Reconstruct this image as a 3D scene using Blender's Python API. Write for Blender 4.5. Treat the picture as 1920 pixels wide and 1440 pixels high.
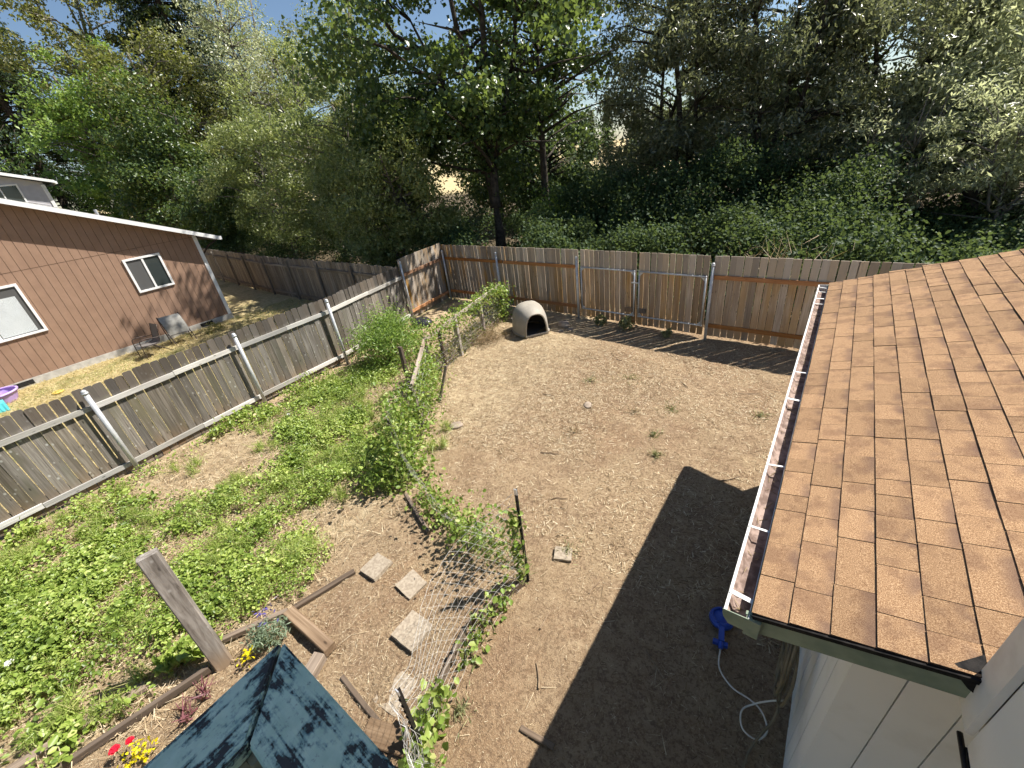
import bpy, bmesh, math, random
import numpy as np
from mathutils import Vector, Matrix
rng = np.random.default_rng(7); random.seed(7)
scene = bpy.context.scene
for o in list(bpy.data.objects): bpy.data.objects.remove(o)
C = scene.collection
R = math.radians
# ------------------------------------------------------------------ camera
CAMZ = 4.5
cam_d = bpy.data.cameras.new('camera'); cam = bpy.data.objects.new('camera', cam_d); C.objects.link(cam)
cam_d.sensor_width = 36; cam_d.lens = 778.0/1920*36; cam_d.clip_start = 0.05; cam_d.clip_end = 6000
_Rm = [[0.8035956, 0.20204689, -0.55983138], [0.58340114, -0.45357686, 0.67372928], [-0.11780165, -0.86801215, -0.48236675]]
cam.matrix_world = Matrix(((_Rm[0][0], -_Rm[0][1], -_Rm[0][2], 0), (_Rm[1][0], -_Rm[1][1], -_Rm[1][2], 0),
                           (_Rm[2][0], -_Rm[2][1], -_Rm[2][2], CAMZ), (0, 0, 0, 1)))
scene.camera = cam
# ------------------------------------------------------------------ sky, sun, exposure
SUN = Vector((0.45, 0.60, 1.0)).normalized()
w = bpy.data.worlds.new('World'); scene.world = w; w.use_nodes = True
nt = w.node_tree; bg = nt.nodes['Background']
sky = nt.nodes.new('ShaderNodeTexSky'); sky.sky_type = 'NISHITA'; sky.sun_disc = False
sky.sun_elevation = math.asin(SUN.z); sky.sun_rotation = math.atan2(SUN.x, SUN.y)
sky.air_density = 1.0; sky.dust_density = 0.25; sky.ozone_density = 2.5
nt.links.new(sky.outputs[0], bg.inputs[0]); bg.inputs[1].default_value = 0.056
sl = bpy.data.lights.new('sun', 'SUN'); sl.energy = 4.6; sl.angle = R(0.53); sl.color = (1, 0.95, 0.87)
so = bpy.data.objects.new('sun', sl); C.objects.link(so); so.rotation_euler = SUN.to_track_quat('Z', 'Y').to_euler()
scene.view_settings.view_transform = 'Standard'; scene.view_settings.look = 'None'
scene.view_settings.exposure = 1.08; scene.view_settings.gamma = 1
scene.cycles.use_adaptive_sampling = True; scene.cycles.adaptive_threshold = 0.03
scene.cycles.max_bounces = 5; scene.cycles.diffuse_bounces = 3; scene.cycles.transmission_bounces = 3; scene.cycles.transparent_max_bounces = 4

# ------------------------------------------------------------------ node helpers
class NT:
    def __init__(s, name):
        s.m = bpy.data.materials.new(name); s.m.use_nodes = True; s.t = s.m.node_tree
        s.b = s.t.nodes['Principled BSDF']; s.out = s.t.nodes['Material Output']
        s.b.inputs['Roughness'].default_value = 0.85; s.b.inputs['Specular IOR Level'].default_value = 0.25
    def n(s, typ, **kw):
        x = s.t.nodes.new(typ)
        for k, v in kw.items(): setattr(x, k, v)
        return x
    def l(s, a, b): s.t.links.new(a, b)
    def val(s, x, sock):
        if hasattr(x, 'is_linked'): s.l(x, sock)
        elif isinstance(x, (tuple, list)) and len(x) == 3 and sock.type == 'RGBA': sock.default_value = (*x, 1)
        else: sock.default_value = x
    def coord(s, scale=(1, 1, 1), rnd=False, kind='Object'):
        c = s.n('ShaderNodeTexCoord').outputs[kind]
        if rnd:
            oi = s.n('ShaderNodeObjectInfo').outputs['Random']
            mm = s.n('ShaderNodeMath', operation='MULTIPLY'); s.l(oi, mm.inputs[0]); mm.inputs[1].default_value = 57.3
            ad = s.n('ShaderNodeVectorMath', operation='ADD'); s.l(c, ad.inputs[0]); s.l(mm.outputs[0], ad.inputs[1]); c = ad.outputs[0]
        mp = s.n('ShaderNodeMapping'); s.l(c, mp.inputs[0]); mp.inputs['Scale'].default_value = scale
        return mp.outputs[0]
    def noise(s, co, scale=5, detail=4, rough=0.55, dist=0.0):
        x = s.n('ShaderNodeTexNoise'); s.l(co, x.inputs['Vector'])
        x.inputs['Scale'].default_value = scale; x.inputs['Detail'].default_value = detail
        x.inputs['Roughness'].default_value = rough; x.inputs['Distortion'].default_value = dist
        return x.outputs[0]
    def vor(s, co, scale=5, out='Distance', feature='F1'):
        x = s.n('ShaderNodeTexVoronoi', feature=feature); s.l(co, x.inputs['Vector']); x.inputs['Scale'].default_value = scale
        return x.outputs[out]
    def rng(s, v, a, b, c=0.0, d=1.0, smooth=True):
        x = s.n('ShaderNodeMapRange'); x.interpolation_type = 'SMOOTHSTEP' if smooth else 'LINEAR'
        s.val(v, x.inputs[0])
        for i, q in enumerate((a, b, c, d)): x.inputs[i+1].default_value = q
        return x.outputs[0]
    def math(s, op, a, b=0.0):
        x = s.n('ShaderNodeMath', operation=op); s.val(a, x.inputs[0]); s.val(b, x.inputs[1]); return x.outputs[0]
    def mix(s, f, a, b, mode='MIX'):
        x = s.n('ShaderNodeMix', data_type='RGBA', blend_type=mode)
        s.val(f, x.inputs[0]); s.val(a, x.inputs[6]); s.val(b, x.inputs[7]); return x.outputs[2]
    def random(s): return s.n('ShaderNodeObjectInfo').outputs['Random']
    def attr(s, name): return s.n('ShaderNodeAttribute', attribute_name=name).outputs['Fac']
    def ramp(s, f, stops):
        x = s.n('ShaderNodeValToRGB'); s.l(f, x.inputs[0]); e = x.color_ramp.elements
        while len(e) < len(stops): e.new(0.5)
        for el, (p, c) in zip(e, stops): el.position = p; el.color = (*c, 1)
        return x.outputs[0]
    def col(s, c): s.val(c, s.b.inputs['Base Color']); return s
    def bump(s, h, strength=0.3, dist=0.01):
        x = s.n('ShaderNodeBump'); s.l(h, x.inputs['Height']); x.inputs['Strength'].default_value = strength
        x.inputs['Distance'].default_value = dist; s.l(x.outputs[0], s.b.inputs['Normal']); return s
    def rough(s, v): s.val(v, s.b.inputs['Roughness']); return s
    def spec(s, v): s.b.inputs['Specular IOR Level'].default_value = v; return s

MAT = {}
def wood(name, dark, mid, light, stain=None, stain_amt=0.5, spots=None, rough=0.85, grain=(38, 38, 1.3), lowz=None, topz=None, bump=0.35):
    s = NT(name); co = s.coord(grain, True); g = s.noise(co, 1, 5, 0.6, 0.6)
    c = s.ramp(g, [(0.3, dark), (0.5, mid), (0.72, light)])
    big = s.noise(s.coord((3, 3, 0.9), True), 1.3, 3)
    c = s.mix(s.rng(big, 0.35, 0.7, 0, 0.55), c, dark)
    if stain: c = s.mix(s.rng(s.noise(s.coord((5, 5, 0.8), True), 1, 3), 0.5, 0.68, 0, stain_amt), c, stain)
    if spots: c = s.mix(s.rng(s.vor(s.coord((1, 1, .7), True), 9), 0.07, 0.2, 0.75, 0), c, spots)
    # knots
    kn = s.vor(s.coord((9, 9, 3.2), True), 1); c = s.mix(s.rng(kn, 0.05, 0.14, 0.85, 0), c, tuple(q*0.35 for q in dark))
    if lowz: # earth splash on the foot of a board
        z = s.n('ShaderNodeSeparateXYZ'); s.l(s.n('ShaderNodeTexCoord').outputs['Object'], z.inputs[0])
        c = s.mix(s.math('MULTIPLY', s.rng(z.outputs[2], 0.1, lowz[0], 1, 0), s.rng(big, 0.2, 0.7)), c, lowz[1])
    if topz:
        z = s.n('ShaderNodeSeparateXYZ'); s.l(s.n('ShaderNodeTexCoord').outputs['Object'], z.inputs[0])
        zz = s.math('ADD', z.outputs[2], s.math('MULTIPLY', g, 0.12))
        c = s.mix(s.rng(zz, topz[0], topz[0]+0.1, 0, topz[2]), c, topz[1])
    r = s.rng(s.random(), 0, 1, 0.66, 1.25, False)
    hsv = s.n('ShaderNodeHueSaturation'); s.l(c, hsv.inputs['Color']); s.l(r, hsv.inputs['Value'])
    s.l(s.rng(s.math('FRACT', s.math('MULTIPLY', s.random(), 17.3)), 0, 1, 0.75, 1.2, False), hsv.inputs['Saturation'])
    s.col(hsv.outputs[0]); s.rough(rough); s.bump(g, bump, 0.004); MAT[name] = s.m; return s.m
def plain(name, c1, c2=None, scale=6, rough=0.7, metal=0.0, bump=0.0, spec=0.3, detail=4, thr=(0.35, 0.65), bscale=None, rnd=False):
    s = NT(name); co = s.coord((1, 1, 1), rnd); n = s.noise(co, scale, detail)
    s.col(s.mix(s.rng(n, *thr), c1, c2 or c1)); s.rough(rough); s.b.inputs['Metallic'].default_value = metal; s.spec(spec)
    if bump: s.bump(s.noise(co, bscale or scale*6, 5, 0.65), bump, 0.01)
    MAT[name] = s.m; return s.m
def leafmat(name, stops, trans=0.35, gloss=0.25, rough=0.45, tcol=1.5, ty=(0.34, 0.40, 0.06)):
    s = NT(name); a = s.attr('rnd'); c = s.ramp(a, stops)
    s.col(c); s.rough(rough); s.spec(gloss)
    tr = s.n('ShaderNodeBsdfTranslucent'); s.l(s.mix(0.5, s.mix(1.0, c, (tcol, tcol*1.05, tcol*.7), 'MULTIPLY'), ty), tr.inputs[0])
    mx = s.n('ShaderNodeMixShader'); mx.inputs[0].default_value = trans
    s.l(s.b.outputs[0], mx.inputs[1]); s.l(tr.outputs[0], mx.inputs[2]); s.l(mx.outputs[0], s.out.inputs[0])
    MAT[name] = s.m; return s.m

# wood and timber
wood('fence_grey', (.10, .086, .070), (.195, .170, .140), (.32, .29, .25), stain=(.14, .13, .085), stain_amt=.7, spots=(.42, .41, .37), lowz=(.55, (.23, .165, .11)), topz=(1.52, (.10, .082, .068), .75))
wood('fence_far', (.14, .12, .095), (.26, .225, .18), (.37, .33, .27), stain=(.19, .17, .14))
wood('fence_cedar', (.27, .185, .12), (.44, .325, .22), (.57, .45, .325), stain=(.44, .26, .09), stain_amt=.5, lowz=(.9, (.42, .26, .13)), topz=(1.45, (.42, .36, .29), .75))
wood('fence_warm_grey', (.20, .16, .12), (.34, .285, .225), (.47, .41, .33), stain=(.45, .25, .07), stain_amt=.8)  # greyer board tone with orange stains, mostly near the left back corner
wood('rail_silver', (.36, .34, .31), (.54, .52, .48), (.68, .66, .62), stain=(.35, .32, .28))
wood('rail_cedar', (.30, .13, .05), (.42, .20, .085), (.50, .27, .12))
wood('timber', (.12, .08, .052), (.215, .155, .105), (.30, .225, .16), stain=(.11, .075, .05), stain_amt=.8, bump=.6)
wood('post_weathered', (.15, .12, .095), (.37, .32, .27), (.56, .51, .45), grain=(22, 22, 2.6), lowz=(.45, (.42, .27, .14)), spots=(.55, .53, .49), bump=.6)
wood('wood_dark', (.07, .05, .04), (.13, .095, .07), (.22, .17, .13))
wood('wood_pale', (.24, .20, .165), (.36, .31, .265), (.47, .42, .37), stain=(.33, .22, .16))
# teal peeling paint
s = NT('teal_paint'); co = s.coord((70, 70, 1.6), True); g = s.noise(co, 1, 6, .65, .5)
patch = s.noise(s.coord((1, 1, 1), True), 11, 6, .7); spk = s.noise(s.coord((1, 1, 1), True), 90, 3, .7)
wear = s.math('ADD', s.math('MULTIPLY', g, .5), s.math('ADD', s.math('MULTIPLY', patch, .75), s.math('MULTIPLY', spk, .18)))
streak = s.rng(wear, .735, .775); thinp = s.rng(wear, .66, .76)
c = s.mix(s.rng(s.noise(s.coord((1, 1, 1), True), 26, 4), .3, .7), (.50, .68, .54), (.64, .80, .65))
c = s.mix(thinp, c, (.22, .36, .35)); c = s.mix(s.rng(spk, .62, .72, 0, .6), c, (.10, .13, .13))
c = s.mix(streak, c, s.mix(g, (.03, .032, .036), (.10, .10, .095)))
s.col(c); s.rough(.65); s.bump(s.math('SUBTRACT', g, s.math('MULTIPLY', streak, 1.4)), .8, .004); MAT['teal_paint'] = s.m
plain('rail_green', (.36, .38, .29), (.28, .31, .24), 12, .7, bump=.15)
# metals
plain('galv', (.56, .57, .58), (.46, .47, .48), 14, .42, .25, .08, .5)
plain('galv_bright', (.72, .73, .74), (.58, .59, .6), 14, .35, .6)
plain('black_metal', (.02, .02, .022), (.045, .04, .038), 20, .5, .3)
plain('wire', (.62, .61, .58), (.46, .44, .41), 30, .45, .2)
# house
plain('white_siding', (.84, .84, .81), (.70, .69, .64), 2.2, .65, bump=.10, bscale=70, detail=7, thr=(.48, .75))
plain('white_trim', (.78, .77, .73), (.62, .60, .56), 5, .6, bump=.1, bscale=40, thr=(.45, .8))
plain('groove_grey', (.52, .52, .50), (.45, .45, .43), 6, .8)
plain('green_fascia', (.27, .32, .24), (.20, .25, .19), 8, .6, bump=.08)
plain('gutter_white', (.82, .82, .80), (.70, .69, .66), 9, .4, .0, .02, .4)
plain('gutter_dirt', (.36, .27, .23), (.16, .11, .09), 16, .9, bump=.4)
plain('dark_void', (.012, .012, .012), (.02, .02, .02), 5, .9)
plain('tar_paper', (.018, .017, .017), (.035, .032, .03), 25, .95, bump=.3, spec=.05)
s = NT('shingle'); co = s.coord((1, 1, 1), True)
gr = s.noise(co, 240, 2, .7); pt = s.noise(co, 6.5, 3, .6); pt2 = s.noise(co, 60, 3)
c = s.ramp(gr, [(.3, (.130, .070, .037)), (.5, (.285, .171, .093)), (.68, (.485, .33, .195))])
c = s.mix(s.rng(pt, .48, .66, 0, .5), c, (.135, .075, .048)); c = s.mix(s.rng(pt2, .5, .7, 0, .25), c, (.34, .22, .13))
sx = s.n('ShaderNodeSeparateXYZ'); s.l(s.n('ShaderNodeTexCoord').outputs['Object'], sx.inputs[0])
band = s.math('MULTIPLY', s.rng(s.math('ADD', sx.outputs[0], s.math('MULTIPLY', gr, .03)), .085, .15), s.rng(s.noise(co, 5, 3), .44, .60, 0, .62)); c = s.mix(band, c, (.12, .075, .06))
hsv = s.n('ShaderNodeHueSaturation'); s.l(c, hsv.inputs['Color']); s.l(s.rng(s.random(), 0, 1, .84, 1.12, False), hsv.inputs['Value'])
s.col(hsv.outputs[0]); s.rough(.95); s.spec(.15); s.bump(s.noise(co, 300, 2), .5, .003); MAT['shingle'] = s.m
plain('shingle_edge', (.05, .033, .026), (.03, .02, .017), 60, .95)
# neighbour
plain('brown_siding', (.31, .197, .137), (.275, .173, .12), 2.5, .8, bump=.12, bscale=60)
plain('brown_groove', (.19, .115, .075), (.165, .10, .066), 3, .9)
plain('vinyl_white', (.82, .82, .82), (.76, .76, .75), 3, .45)
plain('grey_siding', (.50, .49, .52), (.45, .44, .47), 2, .75)
plain('concrete', (.50, .48, .44), (.38, .36, .33), 5, .9, bump=.3)
plain('dark_shingle', (.10, .095, .09), (.16, .15, .14), 25, .95, bump=.3)
s = NT('window_glass'); s.col((.04, .05, .05)); s.rough(.06); s.spec(.6); MAT['window_glass'] = s.m
s = NT('screen_glass'); s.col((.09, .09, .09)); s.rough(.5); s.spec(.4); MAT['screen_glass'] = s.m
plain('blind', (.66, .70, .72), (.60, .64, .66), 3, .6)
plain('sling_dark', (.13, .12, .115), (.17, .16, .15), 80, .7)
plain('sling_pale', (.34, .33, .30), (.27, .26, .235), 10, .75)
plain('frame_brown', (.06, .045, .04), (.05, .035, .03), 10, .45, .3)
plain('purple_plastic', (.50, .36, .70), (.44, .31, .64), 4, .4)
plain('teal_plastic', (.12, .55, .60), (.09, .47, .53), 4, .4)
plain('yellow_plastic', (.78, .60, .16), (.7, .52, .12), 4, .45)
plain('blue_plastic', (.02, .06, .34), (.03, .08, .42), 6, .35, spec=.5)
plain('doghouse', (.37, .335, .28), (.30, .27, .225), 3.5, .6, bump=.08, bscale=30)
plain('doghouse_in', (.13, .11, .09), (.10, .085, .07), 4, .9)
plain('paver', (.38, .32, .245), (.27, .22, .165), 34, .97, bump=.25, rnd=True, bscale=45, spec=.1)
plain('rock', (.34, .28, .22), (.24, .19, .145), 7, .95, bump=.5, rnd=True)
plain('hose_tan', (.20, .165, .10), (.13, .11, .07), 8, .5)
plain('cord_white', (.72, .69, .60), (.64, .60, .52), 8, .5)
plain('black_bag', (.02, .02, .024), (.035, .035, .04), 6, .35, spec=.5)
plain('bark', (.085, .07, .055), (.04, .033, .027), 8, .95, bump=.8, bscale=20)
plain('bark_pale', (.20, .18, .15), (.11, .095, .08), 8, .95, bump=.6, bscale=20)
plain('twig', (.30, .22, .14), (.20, .14, .09), 20, .9)
plain('stem_green', (.14, .20, .05), (.20, .17, .08), 20, .8)
plain('stem_dry', (.30, .235, .14), (.22, .16, .09), 30, .9)
# foliage
leafmat('leaf_maple', [(0, (.03, .055, .02)), (.5, (.065, .11, .035)), (.9, (.13, .18, .06)), (1, (.28, .24, .09))], .34, .5, .36, 1.6, (.34, .42, .08))
leafmat('leaf_willow', [(0, (.06, .07, .04)), (.45, (.13, .145, .085)), (.8, (.25, .265, .17)), (1, (.42, .42, .29))], .38, .8, .32, 1.6, (.36, .38, .16))
leafmat('leaf_hazel', [(0, (.08, .11, .035)), (.45, (.20, .24, .085)), (.8, (.36, .38, .16)), (1, (.55, .51, .29))], .42, .65, .36, 1.6, (.42, .47, .14))
leafmat('leaf_bright', [(0, (.08, .14, .03)), (.45, (.18, .28, .06)), (.85, (.30, .41, .11)), (1, (.40, .46, .16))], .42, .5, .4, 1.6, (.38, .48, .10))
leafmat('leaf_olive', [(0, (.07, .08, .03)), (.5, (.16, .16, .06)), (.85, (.27, .25, .10)), (1, (.38, .30, .13))], .40, .5, .4, 1.6)
leafmat('leaf_pale', [(0, (.17, .185, .11)), (.45, (.31, .33, .21)), (.8, (.47, .48, .34)), (1, (.6, .6, .45))], .55, .8, .32, 1.5, (.56, .58, .34))  # silvery leaf; its paleness also holds the sun's brightness on the right willows
leafmat('leaf_fir', [(0, (.015, .03, .016)), (.6, (.03, .055, .025)), (1, (.06, .09, .035))], .15, .2, .6)
leafmat('leaf_bramble', [(0, (.022, .042, .018)), (.5, (.048, .085, .036)), (.85, (.11, .155, .07)), (1, (.26, .28, .14))], .28, .22, .6, 1.5, (.30, .38, .10))
leafmat('leaf_weed', [(0, (.10, .16, .025)), (.35, (.24, .33, .06)), (.72, (.40, .48, .12)), (.92, (.52, .53, .20)), (1, (.56, .46, .24))], .33, .45, .42, 1.3, (.42, .50, .10))
leafmat('leaf_vine', [(0, (.11, .18, .035)), (.5, (.22, .33, .06)), (.85, (.34, .43, .11)), (1, (.46, .43, .19))], .38, .4, .45, 1.4)
leafmat('leaf_sage', [(0, (.12, .17, .11)), (.6, (.20, .26, .17)), (1, (.32, .36, .25))], .25, .3)
leafmat('leaf_dull', [(0, (.13, .15, .07)), (.5, (.22, .23, .11)), (1, (.42, .36, .2))], .25, .3)
leafmat('petal_yellow', [(0, (.62, .50, .01)), (1, (.85, .74, .03))], .3, .2)
leafmat('petal_red', [(0, (.55, .01, .03)), (1, (.75, .03, .07))], .3, .2)
leafmat('petal_white', [(0, (.75, .75, .75)), (1, (.85, .85, .85))], .3, .2)
leafmat('petal_violet', [(0, (.08, .06, .28)), (1, (.16, .12, .42))], .3, .2)
leafmat('leaf_maroon', [(0, (.14, .045, .06)), (1, (.28, .12, .14))], .25, .3)
leafmat('straw', [(0, (.09, .055, .03)), (.3, (.30, .205, .12)), (.65, (.54, .42, .27)), (1, (.76, .66, .48))], .1, .2, .8)
leafmat('drygrass', [(0, (.30, .23, .11)), (.5, (.52, .42, .21)), (.9, (.66, .56, .32)), (1, (.25, .28, .09))], .25, .2, .7)

# ------------------------------------------------------------------ object helpers
def mesh(name, v, f, mats=None, smooth=False):
    me = bpy.data.meshes.new(name); me.from_pydata([tuple(map(float, q)) for q in v], [], f); me.update()
    if mats:
        for m in (mats if isinstance(mats, (list, tuple)) else [mats]): me.materials.append(MAT[m] if isinstance(m, str) else m)
    if smooth: me.polygons.foreach_set('use_smooth', [True]*len(me.polygons))
    return me
def link(name, me, parent=None, loc=None, mat4=None):
    o = bpy.data.objects.new(name, me); C.objects.link(o)
    if parent is not None: o.parent = parent
    if mat4 is not None: o.matrix_local = mat4
    elif loc is not None: o.location = loc
    return o
def tag(o, label=None, cat=None, group=None, kind=None):
    if label: o['label'] = label
    if cat: o['category'] = cat
    if group: o['group'] = group
    if kind: o['kind'] = kind
    return o
def thing(name, label, cat, loc=(0, 0, 0), group=None):
    return tag(link(name, None, None, loc), label, cat, group)
def org(p):  # world origin of a parent (all roots are unrotated, all direct mesh parts sit at their root)
    v = Vector((0, 0, 0))
    while p is not None: v += p.location; p = p.parent
    return v
class MB:
    def __init__(s): s.v = []; s.f = []; s.mi = []
    def add(s, vs, fs, mi=0):
        b = len(s.v); s.v += [tuple(map(float, q)) for q in vs]; s.f += [tuple(i+b for i in q) for q in fs]; s.mi += [mi]*len(fs); return s
    def box(s, lo, hi, mi=0):
        x0, y0, z0 = lo; x1, y1, z1 = hi
        return s.add([(x0, y0, z0), (x1, y0, z0), (x1, y1, z0), (x0, y1, z0), (x0, y0, z1), (x1, y0, z1), (x1, y1, z1), (x0, y1, z1)],
                     [(0, 3, 2, 1), (4, 5, 6, 7), (0, 1, 5, 4), (1, 2, 6, 5), (2, 3, 7, 6), (3, 0, 4, 7)], mi)
    def bar(s, a, b, wd, hg, up=(0, 0, 1), mi=0):
        a = Vector(a); b = Vector(b); d = (b-a).normalized(); sd = d.cross(Vector(up)).normalized(); u = sd.cross(d)
        vs = []
        for p in (a, b):
            for i, j in ((-1, -1), (1, -1), (1, 1), (-1, 1)): vs.append(p+sd*i*wd/2+u*j*hg/2)
        return s.add(vs, [(0, 1, 2, 3), (7, 6, 5, 4), (0, 4, 5, 1), (1, 5, 6, 2), (2, 6, 7, 3), (3, 7, 4, 0)], mi)
    def prism(s, poly, ext, mi=0):  # poly: list of 3d points, ext: vector
        n = len(poly); e = Vector(ext); vs = [Vector(p) for p in poly]+[Vector(p)+e for p in poly]
        return s.add(vs, [tuple(range(n))[::-1], tuple(range(n, 2*n))]+[(i, (i+1) % n, (i+1) % n+n, i+n) for i in range(n)], mi)
    def tube(s, pts, r, seg=6, mi=0, cap=True):
        pts = [Vector(p) for p in pts]; n = len(pts); rs = r if isinstance(r, (list, tuple)) else [r]*n
        ref = None; vs = []
        for i, p in enumerate(pts):
            d = (pts[min(i+1, n-1)]-pts[max(i-1, 0)]); d = d.normalized() if d.length > 1e-9 else Vector((0, 0, 1))
            if ref is None: ref = Vector((1, 0, 0)) if abs(d.x) < .8 else Vector((0, 1, 0))
            sd = d.cross(ref)
            if sd.length < 1e-6: sd = d.orthogonal()
            sd.normalize(); u = sd.cross(d); ref = -u if False else ref
            for k in range(seg):
                a = 2*math.pi*k/seg; vs.append(p+(sd*math.cos(a)+u*math.sin(a))*rs[i])
        fs = [(i*seg+k, i*seg+(k+1) % seg, (i+1)*seg+(k+1) % seg, (i+1)*seg+k) for i in range(n-1) for k in range(seg)]
        if cap: fs += [tuple(range(seg))[::-1], tuple((n-1)*seg+k for k in range(seg))]
        return s.add(vs, fs, mi)
    def grid(s, P, nu, nv, mi=0, close=False):  # P(i,j) on nu x nv
        vs = [P(i, j) for i in range(nu) for j in range(nv)]
        fs = [(i*nv+j, (i+1)*nv+j, (i+1)*nv+j+1, i*nv+j+1) for i in range(nu-1) for j in range(nv-1)]
        return s.add(vs, fs, mi)
    def ball(s, c, r, seg=8, rings=5, mi=0, sq=(1, 1, 1), jit=0):
        c = Vector(c); vs = []; 
        for i in range(rings+1):
            th = math.pi*i/rings
            for k in range(seg):
                a = 2*math.pi*k/seg; q = 1+random.uniform(-jit, jit)
                vs.append(c+Vector((math.sin(th)*math.cos(a)*sq[0], math.sin(th)*math.sin(a)*sq[1], math.cos(th)*sq[2]))*r*q)
        return s.add(vs, [(i*seg+k, (i+1)*seg+k, (i+1)*seg+(k+1) % seg, i*seg+(k+1) % seg) for i in range(rings) for k in range(seg)], mi)
    def mesh(s, name, mats, smooth=False, o=None):
        v = s.v if o is None else [(q[0]-o.x, q[1]-o.y, q[2]-o.z) for q in s.v]
        me = mesh(name, v, s.f, mats, smooth)
        if any(s.mi): me.polygons.foreach_set('material_index', s.mi)
        return me
    def build(s, name, mats, parent=None, smooth=False):  # vertices are in world space
        o = org(parent); return link(name, s.mesh(name, mats, smooth, o), parent)
def frame(p0, p1, up=(0, 0, 1)):
    d = (Vector(p1)-Vector(p0)).normalized(); sd = d.cross(Vector(up))
    sd = sd.normalized() if sd.length > 1e-5 else Vector((1, 0, 0)); u = sd.cross(d)
    return Matrix(((sd.x, u.x, d.x, 0), (sd.y, u.y, d.y, 0), (sd.z, u.z, d.z, 0), (0, 0, 0, 1)))
def bar_obj(name, p0, p1, wd, hg, mat, parent=None, up=(0, 0, 1), wob=0.0, nseg=1, bev=0.0):
    """a beam as its own object: local Z runs along it (so the grain does), origin at p0"""
    L = (Vector(p1)-Vector(p0)).length; mb = MB(); vs = []; n = nseg+1
    b = bev
    prof = [(-wd/2+b, -hg/2), (wd/2-b, -hg/2), (wd/2, -hg/2+b), (wd/2, hg/2-b), (wd/2-b, hg/2), (-wd/2+b, hg/2), (-wd/2, hg/2-b), (-wd/2, -hg/2+b)] if b else \
           [(-wd/2, -hg/2), (wd/2, -hg/2), (wd/2, hg/2), (-wd/2, hg/2)]
    k = len(prof)
    for i in range(n):
        ox, oy = (random.uniform(-wob, wob), random.uniform(-wob, wob)) if wob else (0, 0); sc = 1+random.uniform(-wob, wob)*2
        for x, y in prof: vs.append((x*sc+ox, y*sc+oy, L*i/nseg))
    fs = [tuple(range(k))[::-1], tuple((n-1)*k+j for j in range(k))]+[(i*k+j, i*k+(j+1) % k, (i+1)*k+(j+1) % k, (i+1)*k+j) for i in range(n-1) for j in range(k)]
    me = mesh(name, vs, fs, mat); M = frame(p0, p1, up); M.translation = Vector(p0)-org(parent)
    return link(name, me, parent, mat4=M)

def vnoise(x, y, s=0):
    """cheap value noise on arrays"""
    x = np.asarray(x, float); y = np.asarray(y, float); xi = np.floor(x); yi = np.floor(y); fx = x-xi; fy = y-yi
    fx = fx*fx*(3-2*fx); fy = fy*fy*(3-2*fy)
    def h(a, b): q = np.sin(a*127.1+b*311.7+s*74.7)*43758.5453; return q-np.floor(q)
    return (h(xi, yi)*(1-fx)+h(xi+1, yi)*fx)*(1-fy)+(h(xi, yi+1)*(1-fx)+h(xi+1, yi+1)*fx)*fy
def fbm(x, y, s=0): return vnoise(x, y, s)*.5+vnoise(x*2.1, y*2.1, s+1)*.25+vnoise(x*4.3, y*4.3, s+2)*.15+vnoise(x*8.9, y*8.9, s+3)*.1
def gh(x, y):
    x = np.asarray(x, float); y = np.asarray(y, float)
    near = np.clip(1-np.maximum(np.abs(x+6)-15, 0)/10, 0, 1)
    h = (fbm(x*.9, y*.9)-.5)*.10+(fbm(x*4, y*4, 5)-.5)*.045+(vnoise(x*11, y*11, 9)-.5)*.016
    return h*near
def gz(x, y): return float(gh(x, y))

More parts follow.
